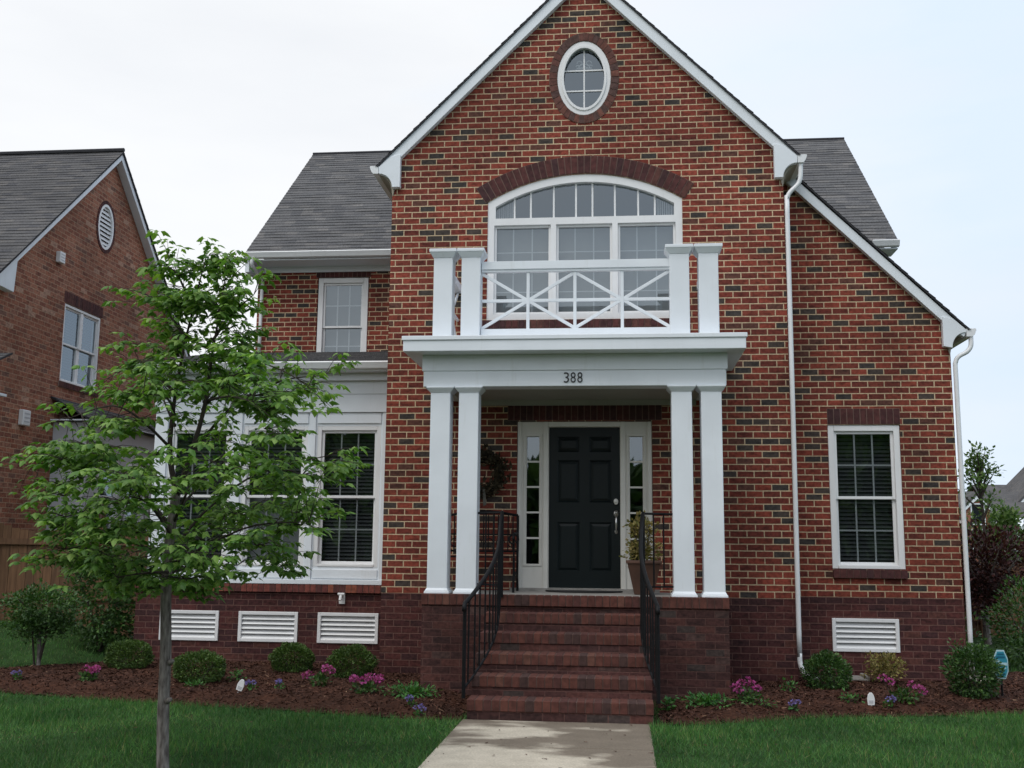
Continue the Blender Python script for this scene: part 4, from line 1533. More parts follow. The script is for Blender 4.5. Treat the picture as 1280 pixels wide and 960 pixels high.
spec = [((207, 655), (165, 610, .1), (120, 588, .25), (65, 575, .3), (12, 582, .35)), ((209, 700), (165, 680, -.15), (110, 680, -.3), (50, 690, -.35)),
        ((212, 690), (255, 640, .1), (310, 598, .25), (370, 575, .3), (428, 565, .35)), ((213, 705), (265, 675, -.2), (325, 655, -.35), (392, 650, -.4)),
        ((232, 565), (285, 505, .15), (340, 475, .3), (405, 468, .35)), ((204, 560), (160, 525, -.2), (110, 505, -.35), (60, 520, -.4)),
        ((207, 490), (172, 462, .2), (150, 455, .3), (120, 462, .35)), ((245, 505), (290, 465, -.2), (330, 455, -.35), (385, 480, -.45)),
        ((214, 420), (186, 385, .1), (165, 368, .15)), ((250, 425), (280, 392, -.1), (305, 366, -.15)), ((222, 385), (200, 340, -.1), (185, 330, -.12)),
        ((256, 400), (270, 375, .15), (296, 395, .25)), ((213, 650), (235, 600, -.4), (260, 575, -.75)), ((212, 670), (180, 630, -.45), (150, 620, -.8)),
        ((212, 680), (200, 650, .45), (170, 640, .85)), ((213, 640), (260, 590, .5), (300, 560, .9)), ((206, 530), (190, 500, .4), (180, 480, .7)),
        ((243, 510), (255, 480, .4), (275, 470, .65)), ((206, 520), (190, 495, -.4), (160, 490, -.65)), ((244, 500), (275, 495, -.4), (310, 500, -.7)),
        ((212, 715), (180, 715, -.3), (140, 722, -.45)), ((213, 715), (250, 705, .3), (300, 705, .5)), ((213, 700), (225, 690, -.5), (245, 690, -.75)), ((212, 700), (200, 690, .5), (150, 690, .8))]
for s_ in spec:
    p = [tp(*q) for q in s_]
    limb(p, .0135, .003)
tw = []
nodes_p = []
for c, rs in limbs[1:]:
    n_ = len(c)
    for i in range(1, n_):
        t = i / (n_ - 1)
        nodes_p.append(c[i])
        if t > .3:
            d = (c[i] - c[i - 1]).normalized()
            for k in range(2 if t < .95 else 3):
                q = d * .5 + Vector(unit(1)[0]) * .9 + Vector((0, 0, .12))
                q.normalize()
                e = c[i] + q * rng.uniform(.10, .34)
                tw.append((c[i], e))
prof_y = [305, 330, 350, 370, 400, 440, 455, 480, 510, 540, 580, 610, 640, 660, 680, 700, 720, 742]
prof_l = [222, 180, 160, 168, 165, 155, 138, 118, 68, 30, 4, 24, 26, 18, 28, 38, 75, 150]
prof_r = [246, 276, 296, 300, 292, 318, 418, 412, 410, 436, 438, 426, 412, 400, 396, 375, 340, 262]
npn = np.array([tuple(p) for p in nodes_p])
cl = 0
while cl < 126:
    py = rng.uniform(322, 742) if cl % 4 else rng.uniform(560, 730)
    l_, r_ = np.interp(py, prof_y, prof_l), np.interp(py, prof_y, prof_r)
    c_ = (l_ + r_) / 2; h_ = (r_ - l_) / 2
    rad = math.sqrt(rng.uniform(.16, 1)); th = rng.uniform(0, 6.283)
    q = tp(c_ + h_ * rad * math.cos(th) * .93, py, h_ * .00571 * .85 * rad * math.sin(th))
    if 505 < py < 700 and -42 < c_ + h_ * rad * math.cos(th) - 209 < 30 and rng.uniform() < .8:
        continue
    d = np.linalg.norm(npn - np.array(q), axis=1)
    j = int(d.argmin())
    if d[j] > .5:
        continue
    cl += 1
    a = nodes_p[j]
    out = Vector((q.x - TX, q.y - TY, 0))
    out = out.normalized() if out.length > .05 else Vector((1, 0, 0))
    tw.append((a, q))
    side = Vector((-out.y, out.x, 0))
    ext = .26 if py > 420 else .17
    for k in range(8 if py > 420 else 5):
        e = q + out * rng.uniform(-.5, 1.0) * ext + side * rng.uniform(-.9, .9) * ext + Vector((0, 0, rng.normal(0, .045)))
        tw.append((q, e))
mb = MB()
for c, rs in limbs[:1]:
    mb.tube(c, rs, 12)
# old pruning knots
for z, s_ in ((-.28, 1), (.05, -1), (-.55, 1)):
    mb.tube([(TX - .015 + s_ * .02, TY - .02, z), (TX - .015 + s_ * .055, TY - .03, z + .02)], [.024, .012], 7)
trunk = mb.build('trunk', m_bark, tree, smooth=True)
mb = MB()
for c, rs in limbs[1:]:
    mb.tube(c, rs, 7)
for a, e in tw:
    m_ = (Vector(a) + Vector(e)) / 2 + Vector((0, 0, .02))
    mb.tube([a, m_, e], [.0035, .0027, .0015], 4, cap=False)
mb.build('limbs', m_twig, trunk, smooth=True)
P, D, N, S = [], [], [], []
for a, e in tw:
    ax = (Vector(e) - Vector(a)).normalized()
    for f, k in ((1.0, 5), (.75, 2), (.5, 2)):
        pos = Vector(a).lerp(Vector(e), f)
        a0_ = rng.uniform(0, 6.28)
        for i in range(k):
            aa = a0_ + 6.283 * i / k + rng.normal(0, .25)
            out = Vector((math.cos(aa), math.sin(aa), 0)) + Vector((ax.x, ax.y, 0)) * .8
            out.normalize()
            dn = out + Vector((0, 0, rng.uniform(-.8, .1)))
            P.append(tuple(pos + out * .03)); D.append(tuple(dn))
            N.append((rng.normal(0, .3), rng.normal(0, .3), 1)); S.append(rng.uniform(.045, .090) * (1.0 if f == 1 else .88))
V, F = leaves(np.array(P), np.array(D), np.array(N), np.array(S), MAPLE, MAPLE_F)
np_mesh('crown', V, F, m_leafmaple, tree)

# --- clipped and loose shrubs
def blob_leaves(c, rx, ry, rz, n_, size, shell=.45, flat=False, lump=.12):
    u = unit(n_)
    u[:, 2] = np.where(flat, np.abs(u[:, 2]), u[:, 2])
    ph = rng.uniform(0, 6.28, 6)
    lm = 1 + lump * (np.sin(u[:, 0] * 5 + ph[0]) * np.sin(u[:, 1] * 5 + ph[1]) + .6 * np.sin(u[:, 2] * 7 + ph[2]) + .6 * np.sin(u[:, 0] * 11 + u[:, 2] * 9 + ph[3]))
    r = (1 - shell * rng.uniform(0, 1, n_) ** 1.6) * lm
    P = np.array(c) + u * r[:, None] * np.array((rx, ry, rz))
    D = u + rng.normal(0, .55, (n_, 3)) + np.array((0, 0, .3))
    N = rng.normal(0, .6, (n_, 3)) + np.array((0, 0, .8)) + u * .3
    return P, D, N, rng.uniform(.65, 1.25, n_) * size
def shrub(name, c, rx, rz, n_, size, mat, label, cat='shrub', group=None, stem=True, ry=None, lump=.10, shell=.45, shape=(OVAL, OVAL_F), extra=None):
    gz_ = float(ground_z(c[0], c[1])) + .05
    t = thing(name, (c[0], c[1], gz_), label, cat, group)
    P, D, N, S = blob_leaves(c, rx, ry or rx, rz, n_, size, shell, False, lump)
    if extra:
        for cc, ra, rb, m_ in extra:
            q = blob_leaves(cc, ra, ra, rb, m_, size, .8, False, .25)
            P, D, N, S = [np.concatenate(z) for z in zip((P, D, N, S), q)]
    k = P[:, 2] > gz_ - .02
    V, F = leaves(P[k], D[k], N[k], S[k], *shape)
    np_mesh('foliage', V, F, mat, t)
    mb = MB()
    for i in range(5):
        a = rng.uniform(0, 6.28)
        mb.tube([(c[0] + rng.normal(0, .02), c[1] + rng.normal(0, .02), gz_ - .1), (c[0] + math.cos(a) * rx * .3, c[1] + math.sin(a) * rx * .3, c[2] - rz * .3), (c[0] + math.cos(a) * rx * .7, c[1] + math.sin(a) * rx * .7, c[2] + rz * .35)], [.014, .011, .005], 5)
    mb.build('stems', m_twig, t)
    return t
GB = 'clipped boxwood globes along the front of the house'
for x, y, rx, top, lab in ((-5.64, -.05, .28, -.63, 'clipped boxwood globe at the left corner of the bay, behind the maple'),
                           (-4.32, -1.07, .29, -.64, 'clipped boxwood globe just right of the maple trunk'),
                           (-3.58, .0, .255, -.63, 'clipped boxwood globe under the gap between the second and third crawl vents'),
                           (-2.70, -.48, .27, -.60, 'clipped boxwood globe below the right bay vent, behind pink flowers')):
    rz = (top + .98) / 2 * 1.06
    shrub('round_shrub', (x, y, top - rz), rx, rz, 6000, .030, m_box, lab, 'shrub', GB, lump=.075, shell=.30)
shrub('round_shrub', (2.72, -.56, -.79), .25, .23, 4200, .036, m_shrub, 'rounded green shrub beside the foot of the middle downspout', lump=.08)
shrub('loose_shrub', (3.50, .10, -.78), .22, .17, 1100, .040, m_yellow, 'sparse yellowish shrub under the right crawl vent', lump=.22, shell=.8)
shrub('round_shrub', (4.18, -.92, -.70), .27, .27, 4200, .040, m_shrub, 'leafy green shrub in front of the right corner of the house', lump=.14, extra=[((4.02, -.9, -.45), .07, .12, 60)])
# small multi-tier shrub at the far left
t = shrub('small_tree', (-6.70, -.28, -.20), .42, .25, 3400, .046, m_shrub, 'small bushy evergreen on a short stem at the far left of the bed', 'shrub', lump=.16, shell=.6,
          extra=[((-6.72, -.30, -.45), .36, .16, 1800), ((-6.92, -.3, -.36), .18, .13, 300), ((-6.45, -.2, -.42), .2, .12, 300)])
mb = MB()
mb.tube([(-6.70, -.28, -1.05), (-6.69, -.28, -.8), (-6.71, -.28, -.5)], [.03, .026, .02], 8)
mb.build('trunk', m_bark, t)
shrub('tall_shrub', (-6.78, 1.45, -.15), .50, .80, 3800, .065, m_shrub, 'tall dark shrub between the board fence and the bay', lump=.18, shell=.6,
      extra=[((-7.1, 1.4, .35), .3, .3, 500), ((-6.5, 1.3, -.5), .3, .35, 600)])
shrub('tall_shrub', (6.35, 3.3, -.45), .62, .62, 3600, .060, m_shrub, 'big rounded green bush at the right edge behind the teal sign', lump=.12, shell=.5, extra=[((5.95, 2.6, -.75), .3, .3, 500)])
shrub('loose_shrub', (5.12, 2.6, -.62), .26, .34, 420, .06, m_shrub, 'thin pale leaved shrub at the right side wall near the downspout', lump=.25, shell=.9)
shrub('loose_shrub', (5.15, -.15, -.86), .12, .12, 140, .04, m_shrub, 'small dark seedling by the right edge of the bed', lump=.25, shell=.9)

# --- flowers
def flower(x, y, w_, h_, nb, label, bmat, group, n_leaf=160, bs=.037, heads=None):
    z = float(bed_z(np.array([x]), np.array([y]), BED_L if x < 0 else BED_R)[0])
    nm = 'pink_flowers' if bmat is m_pink else 'violet_flowers'
    t = thing(nm, (x, y, z), label, 'flowers', group)
    P, D, N, S = blob_leaves((x, y, z + h_ * .30), w_ * .8, w_ * .7, h_ * .34, n_leaf, .05 if bmat is m_pink else .035, .9, False, .2)
    k = P[:, 2] > z - .01
    V, F = leaves(P[k], D[k], N[k], S[k], OVAL, OVAL_F)
    np_mesh('leaves', V, F, m_cover if bmat is m_violet else m_shrub, t)
    Ps, Ds, Ns, Ss = [], [], [], []
    hs = heads or [(rng.uniform(-w_, w_), rng.uniform(-w_, w_) * .6, h_ * rng.uniform(.75, 1.05)) for _ in range(nb)]
    mb = MB()
    for hx, hy, hz in hs:
        mb.tube([(x + hx * .5, y + hy * .5, z), (x + hx, y + hy, z + hz)], .003, 4)
        u = unit(26)
        for q in u:
            Ps.append((x + hx + q[0] * bs * .75, y + hy + q[1] * bs * .75, z + hz + q[2] * bs * .5)); Ds.append(tuple(q + np.array((0, 0, .2)))); Ns.append(tuple(rng.normal(size=3))); Ss.append(bs * rng.uniform(.45, .75))
    V, F = leaves(np.array(Ps), np.array(Ds), np.array(Ns), np.array(Ss), BLOS, BLOS_F)
    np_mesh('blossoms', V, F, bmat, t)
    mb.build('stems', m_twig, t)
PK = 'pink flower clumps in the mulch beds'
flower(-5.52, -1.30, .10, .13, 6, 'small pink flower clump left of the maple trunk', m_pink, PK)
flower(-2.82, -1.40, .12, .20, 5, 'pink flower clump with two bright heads, in front of the gap between two boxwoods', m_pink, PK, heads=[(.08, 0, .20), (.04, .02, .19), (-.12, .0, .13), (-.16, -.02, .11), (.12, .03, .17)])
flower(-2.20, -1.85, .18, .17, 9, 'widest pink flower clump, in front of the rightmost boxwood', m_pink, PK, 200)
flower(1.70, -1.80, .15, .20, 8, 'pink flower clump right of the brick pier', m_pink, PK, 180, heads=[(-.12, 0, .15), (-.05, .02, .20), (.0, 0, .22), (.06, .02, .18), (.1, 0, .14), (-.08, -.03, .13)])
flower(3.30, -1.52, .17, .20, 6, 'pink flower clump beside the small white marker on the right', m_pink, PK, 180, heads=[(-.20, .02, .24), (-.13, 0, .20), (.08, 0, .18), (.16, -.02, .14), (.18, -.02, .12)])
VI = 'violet flowers scattered in the mulch beds'
for x, y, lab in ((-6.28, -1.45, 'violet flower at the far left of the bed'), (-3.47, -1.72, 'violet flower just right of the white marker'), (-3.18, -1.66, 'lone violet flower between the boxwoods and the lawn'),
                  (-1.60, -2.45, 'violet flower between the wide pink clump and the steps'), (-1.48, -2.68, 'violet flower at the lawn edge left of the steps'),
                  (2.13, -1.98, 'violet flower right of the pier near the lawn'), (3.10, -1.70, 'violet flower just right of the right white marker')):
    flower(x, y, .05, .09, 3, lab, m_violet, VI, 40, .024)
def cover(x, y, rx, h_, n_, label, sz=.05):
    z = float(bed_z(np.array([x]), np.array([y]), BED_L if x < 0 else BED_R)[0])
    t = thing('leafy_plant', (x, y, z), label, 'plant')
    P, D, N, S = blob_leaves((x, y, z + h_ * .4), rx, rx * .7, h_ * .6, n_, sz, .95, False, .25)
    P[:, 2] = np.maximum(P[:, 2], z + .005)
    V, F = leaves(P, D, N + np.array((0, 0, 1.)), S, OVAL, OVAL_F)
    np_mesh('leaves', V, F, m_cover, t)
    mb = MB()
    for i in range(6):
        a = rng.uniform(0, 6.28)
        mb.tube([(x, y, z), (x + math.cos(a) * rx * .7, y + math.sin(a) * rx * .5, z + h_ * .5)], .003, 4)
    mb.build('stems', m_twig, t)
cover(-1.70, -1.95, .28, .11, 420, 'low spreading green plant left of the front steps')
cover(1.28, -2.0, .27, .09, 420, 'low spreading green plant in front of the right pier')
cover(.90, -2.0, .07, .15, 60, 'small upright green plant at the right foot of the steps', .06)
cover(-3.93, -.95, .10, .14, 90, 'small pale plant behind the boxwood next to the maple trunk', .04)
cover(-4.22, -1.45, .14, .06, 90, 'flat green seedling at the foot of the boxwood next to the maple', .045)
cover(2.25, -.95, .12, .14, 80, 'wispy grey green plant left of the downspout shrub', .04)
cover(1.86, -1.95, .10, .08, 50, 'thin green sprout right of the pink clump by the pier', .04)
cover(2.75, -1.62, .12, .08, 80, 'small green plant left of the right white marker', .04)

# --- white garden markers
for x, y, rz_, tilt, lab in ((-3.57, -1.86, .3, .35, 'white plant marker leaning in the left bed'), (2.93, -1.72, -.1, -.03, 'upright white plant marker in the right bed')):
    z = float(bed_z(np.array([x]), np.array([y]), BED_L if x < 0 else BED_R)[0])
    t = thing('plant_marker', (x, y, z), lab, 'plant marker')
    mb = MB()
    def rot(u, w_):
        return (x + u * math.cos(tilt) + w_ * math.sin(tilt), z + w_ * math.cos(tilt) - u * math.sin(tilt))
    outline = [(-.032, .0), (.032, .0), (.038, .06), (.028, .10), (.012, .122), (-.012, .122), (-.028, .10), (-.038, .06)]
    mb.prism([rot(u, w_ + .015) for u, w_ in outline], y - .006, y + .006)
    mb.build('tag', m_vinyl, t, bevel=.003)
    mb = MB()
    mb.prism([rot(u, w_) for u, w_ in [(-.02, .035), (.02, .035), (.022, .062), (-.022, .062)]], y - .0085, y - .0065)
    mb.build('patch', m_greypaint, t)
    mb = MB()
    mb.prism([rot(u, w_) for u, w_ in [(-.006, -.08), (.006, -.08), (.006, .014), (-.006, .014)]], y - .004, y + .004)
    mb.build('stake', m_vinyl, t)

# --- teal yard sign
m_teal = plain('teal_sign', (.035, .24, .33), .35, .08, 8)
m_teal2 = plain('dark_teal_sign', (.012, .10, .17), .35, .08, 8)
m_pale = plain('pale_sign_print', (.42, .60, .66), .4, .06, 8)
sg = thing('yard_sign', (4.50, -.80, -1.0), 'teal octagonal yard sign on a thin black stake', 'sign')
mb = MB()
mb.tube([(4.505, -.79, -1.1), (4.505, -.79, -.6)], .011, 6)
mb.build('stake', m_iron, sg)
hexo = [(u * .72, v * 1.08) for u, v in [(-.055, -.135), (.06, -.135), (.105, -.06), (.105, .06), (.055, .145), (-.05, .145), (-.105, .06), (-.105, -.06)]]
mb = MB()
mb.prism([(4.50 + u, -.63 + v) for u, v in hexo], -.815, -.805)
bd = mb.build('board', m_pale, sg)
mb = MB()
mb.prism([(4.50 + u * .86, -.63 + v * .90) for u, v in hexo], -.8185, -.8155)
mb.build('face', m_teal, bd)
mb = MB()
for z0_, x0_, x1_, hh in ((-.525, -.045, .045, .016), (-.557, -.06, .06, .018), (-.735, -.045, .05, .020), (-.70, -.04, .045, .012)):
    mb.box(4.50 + x0_ * .72, 4.50 + x1_ * .72, -.821, -.819, z0_, z0_ + hh)
mb.build('print', m_teal2, bd)
mb = MB()
for z0_, x0_, x1_, hh in ((-.60, -.08, -.02, .024), (-.635, -.03, .085, .030), (-.672, -.02, .07, .016)):
    mb.box(4.50 + x0_ * .72, 4.50 + x1_ * .72, -.8212, -.819, z0_, z0_ + hh)
mb.build('print', m_pale, bd)
# splash block under the right vent
mb = MB()
mb.box(3.06, 3.36, .25, .62, -1.05, -.93)
mb.box(3.06, 3.10, .25, .62, -.9295, -.90); mb.box(3.32, 3.36, .25, .62, -.9295, -.90)
tag(mb.build('splash_block', m_concrete_p, bevel=.008), 'grey concrete splash block behind the yellowish shrub', 'splash block')

# ------------------------------------------------------------------ things on the porch
m_pot = plain('brown_glazed_pot', (.085, .040, .026), .5, .25, 5)
pp = thing('potted_plant', (.70, -.62, .05), 'tall square brown pot with yellow green plants right of the front door', 'potted plant')
mb = MB()
flare(mb, .59, .81, -.73, -.51, .052, .40, -.0, .075)
flare(mb, .505, .895, -.815, -.425, .40, .435, .006, .006)
pot = mb.build('pot', m_pot, pp, bevel=.006)
mb = MB()
mb.box(.53, .87, -.79, -.45, .425, .437)
mb.build('soil', m_mulch, pot)
P, D, N, S = blob_leaves((.70, -.62, .53), .21, .20, .12, 420, .055, .9, False, .2)
q = blob_leaves((.68, -.60, .78), .16, .15, .17, 480, .05, .95, False, .3)
P, D, N, S = [np.concatenate(z) for z in zip((P, D, N, S), q)]
k = P[:, 2] > .44
V, F = leaves(P[k], D[k], N[k], S[k], OVAL, OVAL_F)
np_mesh('foliage', V, F, m_yellow, pp)
mb = MB()
for i in range(7):
    a = rng.uniform(0, 6.28)
    mb.tube([(.70, -.62, .43), (.70 + .08 * math.cos(a), -.62 + .08 * math.sin(a), .62), (.68 + .12 * math.cos(a), -.60 + .12 * math.sin(a), .85)], .004, 4)
mb.build('stems', m_twig, pp)

bn = thing('iron_bench', (-1.22, -.35, .05), 'black wrought iron bench on the porch behind the left columns', 'bench')
mb = MB()
bx0, bx1 = -1.64, -.80
for i in range(9):
    y = -.56 + i * .05
    mb.box(bx0 + .03, bx1 - .03, y, y + .035, .445, .46)
mb.build('seat', m_iron, bn)
mb = MB()
mb.tube([(bx0, -.12, .45), (bx0, -.10, .95)], .016, 6); mb.tube([(bx1, -.12, .45), (bx1, -.10, .95)], .016, 6)
mb.tube(interp([(bx0, -.10, .95), (-1.22, -.10, 1.0), (bx1, -.10, .95)], 5), .016, 6)
mb.tube([(bx0, -.12, .52), (bx1, -.12, .52)], .012, 6)
mb.tube([(bx0, -.11, .72), (bx1, -.11, .72)], .010, 6)
for i in range(1, 14):
    x = bx0 + (bx1 - bx0) * i / 14
    mb.tube([(x, -.12, .52), (x, -.10, .96)], .008, 5)
for i in range(6):
    x = bx0 + .07 + i * .14
    mb.tube([(x + .05 * math.cos(t), -.112, .62 + .05 * math.sin(t)) for t in np.linspace(0, 5.2, 12)], .007, 5)
mb.build('backrest', m_iron, bn)
for x in (bx0, bx1):
    mb = MB()
    mb.tube(interp([(x, -.11, .74), (x, -.35, .73), (x, -.58, .72), (x, -.65, .67), (x, -.60, .62), (x, -.55, .66)], 4), .014, 6)
    mb.tube([(x, -.57, .46), (x, -.57, .72)], .012, 6)
    mb.tube([(x + .055 * math.cos(t), -.60, .66 + .055 * math.sin(t)) for t in np.linspace(-1.0, 4.6, 14)], .011, 6)
    mb.build('armrest', m_iron, bn)
    for y in (-.13, -.57):
        mb = MB()
        mb.tube([(x, y, .45), (x, y, .25), (x, y - (.05 if y < -.3 else -.03), .052)], [.016, .014, .017], 6)
        mb.build('leg', m_iron, bn)
    mb = MB()
    mb.tube([(x, -.13, .2), (x, -.35, .28), (x, -.57, .2)], .009, 5)
    mb.build('stretcher', m_iron, bn)
# wreath on the wall
wr = thing('wreath', (-1.25, -.02, 1.47), 'dark dried wreath on the brick wall left of the door', 'wreath')
n_ = 900
th = rng.uniform(0, 6.28, n_); rr_ = .22 + rng.normal(0, .045, n_); 
P = np.stack([-1.25 + rr_ * np.cos(th), -.07 + rng.normal(0, .022, n_), 1.47 + rr_ * np.sin(th)], 1)
D = np.stack([-np.sin(th) + rng.normal(0, .7, n_), rng.normal(-.4, .4, n_), np.cos(th) + rng.normal(0, .7, n_)], 1)
V, F = leaves(P, D, rng.normal(size=(n_, 3)) + np.array((0, -1., 0)), rng.uniform(.04, .09, n_), OVAL, OVAL_F)
np_mesh('foliage', V, F, m_dryleaf, wr)
mb = MB()
mb.tube([(-1.25 + .22 * math.cos(t), -.05, 1.47 + .22 * math.sin(t)) for t in np.linspace(0, 6.283, 25)], .02, 6)
mb.build('ring', m_twig, wr)
mb = MB()
for dx in (-.05, 0.03):
    mb.poly([(-1.27 + dx, -.10, 1.27), (-1.24 + dx, -.10, 1.27), (-1.22 + dx, -.09, 1.08), (-1.26 + dx, -.09, 1.06)])
mb.build('ribbon', m_sheer if False else plain('dull_ribbon', (.10, .095, .08), .8), wr)
# door mat
mb = MB()
mb.prism([(.46 * math.cos(t), -.13 - .36 * math.sin(t)) for t in np.linspace(0, math.pi, 20)], .053, .068, 'z')
tag(mb.build('door_mat', m_dark), 'black half round mat in front of the door', 'door mat')

# ------------------------------------------------------------------ background on the right
pt = thing('purple_tree', (6.9, 7.0, -1.03), 'dark purple leaved tree beyond the right corner of the house', 'tree')
P, D, N, S = blob_leaves((6.95, 7.0, .35), .85, .8, .62, 4200, .085, .75, False, .2)
q = blob_leaves((6.75, 6.8, -.15), .5, .5, .45, 1400, .085, .8, False, .2)
P, D, N, S = [np.concatenate(z) for z in zip((P, D, N, S), q)]
V, F = leaves(P, D, N, S, OVAL, OVAL_F)
np_mesh('crown', V, F, m_purple, pt)
mb = MB()
mb.tube([(6.9, 7.0, -1.1), (6.88, 7.0, -.4), (6.95, 7.0, .3)], [.07, .055, .03], 8)
for i in range(8):
    a = i * .785
    mb.tube([(6.9, 7.0, -.3), (6.9 + .4 * math.cos(a), 7 + .4 * math.sin(a), .2), (6.95 + .7 * math.cos(a), 7 + .7 * math.sin(a), .6)], [.03, .02, .006], 5)
mb.build('trunk', m_bark, pt)
def bg_tree(x, y, h_, cr, n_, lab, size=.16, base=.35, mat=None, lump=.3):
    g0 = float(ground_z(x, y))
    t = thing('leafy_tree', (x, y, g0), lab, 'tree')
    Ps = []
    mb = MB()
    mb.tube([(x, y, g0 - .1), (x + .05, y, g0 + h_ * .4), (x, y, g0 + h_ * .95)], [.09 * h_ / 5, .06 * h_ / 5, .012], 7)
    for i in range(18):
        f = base + (1 - base) * rng.uniform(0, 1)
        a = rng.uniform(0, 6.28)
        ln = cr * (1.15 - f) / (1.15 - base) * rng.uniform(.5, 1.05)
        e = Vector((x + math.cos(a) * ln, y + math.sin(a) * ln, g0 + h_ * f + ln * .35))
        mb.tube([(x, y, g0 + h_ * f * .85), ((x + e.x) / 2, (y + e.y) / 2, g0 + h_ * (f * .95)), e], [.03, .018, .005], 4)
        k = n_ // 18
        for s_ in (.5, .8, 1.0):
            c_ = Vector((x, y, g0 + h_ * f * .9)).lerp(e, s_)
            q = blob_leaves(tuple(c_), cr * .20, cr * .20, cr * .15, k // 3, size, .95, False, .3)
            Ps.append(q)
    q = blob_leaves((x, y, g0 + h_), cr * .15, cr * .15, h_ * .07, 30, size, .95)
    Ps.append(q)
    P, D, N, S = [np.concatenate(z) for z in zip(*Ps)]
    V, F = leaves(P, D, N, S, OVAL, OVAL_F)
    np_mesh('crown', V, F, mat or m_farleaf, t)
    mb.build('trunk', m_twig, t)
bg_tree(9.35, 14.5, 4.1, 1.0, 900, 'thin young tree whose leafy top shows just right of the house corner', .12, .45)
bg_tree(10.2, 15.5, 2.75, 1.3, 1900, 'low green tree in front of the far houses, right of the house corner', .13, .35)
bg_tree(12.0, 15.5, 3.3, 1.35, 2200, 'green tree at the right edge of the photo before the far houses', .14, .3)
bg_tree(11.4, 19.0, 2.5, 1.0, 1100, 'small green tree between the two far houses', .14, .3)
# far houses
def far_house(x, y, w_, d_, eave, ridge_, lab, gable=None, porch=True):
    t = thing('brick_house', (x, y, -1.0), lab, 'house')
    mb = MB()
    mb.box(x, x + w_, y, y + .2, -1.0, eave)
    mb.box(x, x + w_, y + d_ - .2, y + d_, -1.0, eave)
    for xx in (x, x + w_ - .2):
        mb.prism([(y + .2, -1), (y + d_ - .2, -1), (y + d_ - .2, eave), (y + d_ / 2, ridge_ - .1), (y + .2, eave)], xx, xx + .2, 'x')
    mb.build('wall', m_farbrick, t)
    s_ = (ridge_ - eave) / (d_ / 2)
    mb = MB()
    mb.prism([(y - .4, eave - .4 * s_), (y + d_ / 2, ridge_), (y + d_ + .4, eave - .4 * s_), (y + d_ + .4, eave - .4 * s_ + .15), (y + d_ / 2, ridge_ + .17), (y - .4, eave - .4 * s_ + .15)], x - .25, x + w_ + .25, 'x')
    mb.build('roof', m_shingle2, t)
    mb = MB()
    mb.box(x - .25, x + w_ + .25, y - .48, y - .402, eave - .4 * s_ - .05, eave - .4 * s_ + .14)
    mb.build('gutter', m_gutter, t)
    for gx_, gw, gz_ in (gable or []):
        mb = MB()
        mb.prism([(gx_, -1), (gx_ + gw, -1), (gx_ + gw, gz_ - gw * .5), (gx_ + gw / 2, gz_), (gx_, gz_ - gw * .5)], y - 1.2, y + .5)
        mb.build('gable_wing', m_farbrick, t)
        mb = MB()
        mb.prism([(gx_ - .3, gz_ - gw * .5 - .3), (gx_ + gw / 2, gz_), (gx_ + gw + .3, gz_ - gw * .5 - .3), (gx_ + gw + .3, gz_ - gw * .5 - .1), (gx_ + gw / 2, gz_ + .2), (gx_ - .3, gz_ - gw * .5 - .1)], y - 1.35, y + d_ / 2)
        mb.build('gable_roof', m_shingle2, t)
        mb = MB()
        mb.prism([(gx_ - .3, gz_ - gw * .5 - .32), (gx_ + gw / 2, gz_ - .02), (gx_ + gw + .3, gz_ - gw * .5 - .32), (gx_ + gw + .3, gz_ - gw * .5 - .52), (gx_ + gw / 2, gz_ - .26), (gx_ - .3, gz_ - gw * .5 - .52)], y - 1.33, y - 1.205)
        mb.build('rake_board', m_white, t)
        for zz in (.6, gz_ - gw * .5 - 1.2):
            mb = MB()
            mb.box(gx_ + gw / 2 - .45, gx_ + gw / 2 + .45, y - 1.26, y - 1.19, zz, zz + 1.4)
            wf = mb.build('window', m_white, t)
            mb = MB()
            mb.box(gx_ + gw / 2 - .37, gx_ + gw / 2 + .37, y - 1.27, y - 1.262, zz + .08, zz + 1.32)
            mb.build('pane', m_door, wf)
    k = int(w_ / 2.2)
    for i in range(k):
        xx = x + w_ * (i + .5) / k
        for zz in (.3, eave - 1.7):
            mb = MB()
            mb.box(xx - .45, xx + .45, y - .06, y + .01, zz, zz + 1.4)
            wf = mb.build('window', m_white, t)
            mb = MB()
            mb.box(xx - .37, xx + .37, y - .07, y - .062, zz + .08, zz + 1.32)
            mb.build('pane', m_door, wf)
    if porch:
        mb = MB()
        mb.prism([(y - 2.0, 2.15), (y - .05, 2.75), (y - .05, 2.5), (y - 2.0, 1.95)], x + w_ * .45, x + w_, 'x')
        mb.build('porch_roof', m_white, t)
        for i in range(5):
            xx = x + w_ * (.47 + .125 * i)
            mb = MB()
            mb.box(xx - .12, xx + .12, y - 1.9, y - 1.66, -1, 1.96)
            mb.build('porch_column', m_white, t)
    return t
far_house(22.0, 60, 7.6, 9, 2.6, 4.55, 'low far brick house with dark roof and white porch right of the house corner', gable=[(22.7, 1.5, 4.2)])
far_house(26.6, 64, 12, 10, 3.3, 5.3, 'far brick house with tall dark gabled roof at the right edge', gable=[(27.6, 5.4, 6.7)], porch=True)

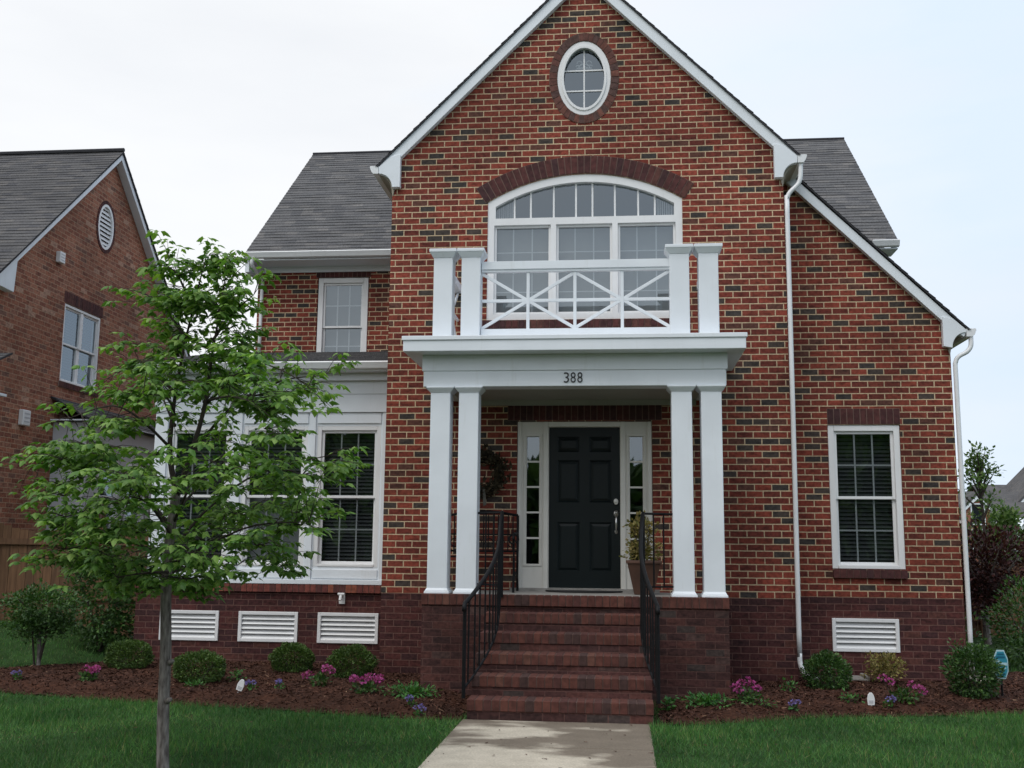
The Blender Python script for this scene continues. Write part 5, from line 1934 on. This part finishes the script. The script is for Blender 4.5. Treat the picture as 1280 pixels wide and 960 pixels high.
# ------------------------------------------------------------------ unseen trees added across the street, sized for the pane reflections
Ps, Fs, off = [], [], 0
for i in range(92):
    x = -70 + (i % 46) * 3.1 + (1.5 if i > 45 else 0) + rng.normal(0, .5)
    n_ = 650
    h_ = rng.uniform(5.1, 5.8) if -9 < x < 6 else rng.uniform(7.0, 8.4)  # lower gap in the added trees leaves sky for the sidelight reflections
    q = blob_leaves((x, (-46 if i < 46 else -50) + rng.normal(0, 1.0), -1 + h_ * .52), 2.6, 2.2, h_ * .5, n_, 1.5, .6, False, .12)
    V, F = leaves(*q, OVAL, OVAL_F)
    Ps.append(V); Fs.append(F + off); off += len(V)
o = np_mesh('reflection_trees', np.concatenate(Ps), np.concatenate(Fs), m_box)
tag(o, 'unseen tree line added across the street to darken the reflections in the window panes', 'trees', kind='stuff')

# ------------------------------------------------------------------ grass
m_grass = island_mat('grass_blade', [(0, (.028, .098, .028)), (.5, (.054, .168, .040)), (.85, (.094, .220, .052)), (.95, (.15, .215, .075)), (1, (.24, .22, .11))], .6, 1.1, .3, .25, constant=False, nmul=((.62, .68, .62), (1.30, 1.20, 1.15)))
N = 260000
x = np.concatenate([rng.uniform(-8.5, 7.5, N), rng.uniform(-12, -5.5, 26000), rng.uniform(4.6, 9, 8000)])
y = np.concatenate([-1.2 - 6.0 * rng.uniform(0, 1, N) ** 1.15, rng.uniform(-1.6, 2.6, 26000), rng.uniform(1.2, 5, 8000)])
keep = ~(inpoly(x, y, BED_L) & (distpoly(x, y, BED_L) > .045)) & ~(inpoly(x, y, BED_R) & (distpoly(x, y, BED_R) > .045)) & ~((x > -1.03) & (x < .688) & (y < -1.2)) & ~((x > -6.2) & (x < 4.7) & (y > -1.3) & (y < 8)) & ~((x > 4.6) & (y > .2) & (y < 1.2)) & ~((x < -9.1) & (y > 1.3))
x, y = x[keep], y[keep]
n_ = len(x)
z = ground_z(x, y)
a = rng.uniform(0, 6.283, n_)
h_ = rng.gamma(6, .0066, n_).clip(.012, .085) * (1 + .3 * np.sin(x * 2.1 + y) * np.sin(y * 2.7 + 1))
w_ = rng.uniform(.0022, .0042, n_)
lean = rng.normal(0, .026, (n_, 2))
p0 = np.stack([x - np.cos(a) * w_, y - np.sin(a) * w_, z - .004], 1)
p1 = np.stack([x + np.cos(a) * w_, y + np.sin(a) * w_, z - .004], 1)
p2 = np.stack([x + lean[:, 0], y + lean[:, 1], z + h_], 1)
o = np_mesh('grass', np.stack([p0, p1, p2], 1).reshape(-1, 3), np.arange(3 * n_).reshape(-1, 3), m_grass)
tag(o, 'mown green grass blades of the front lawn', 'grass', kind='stuff')
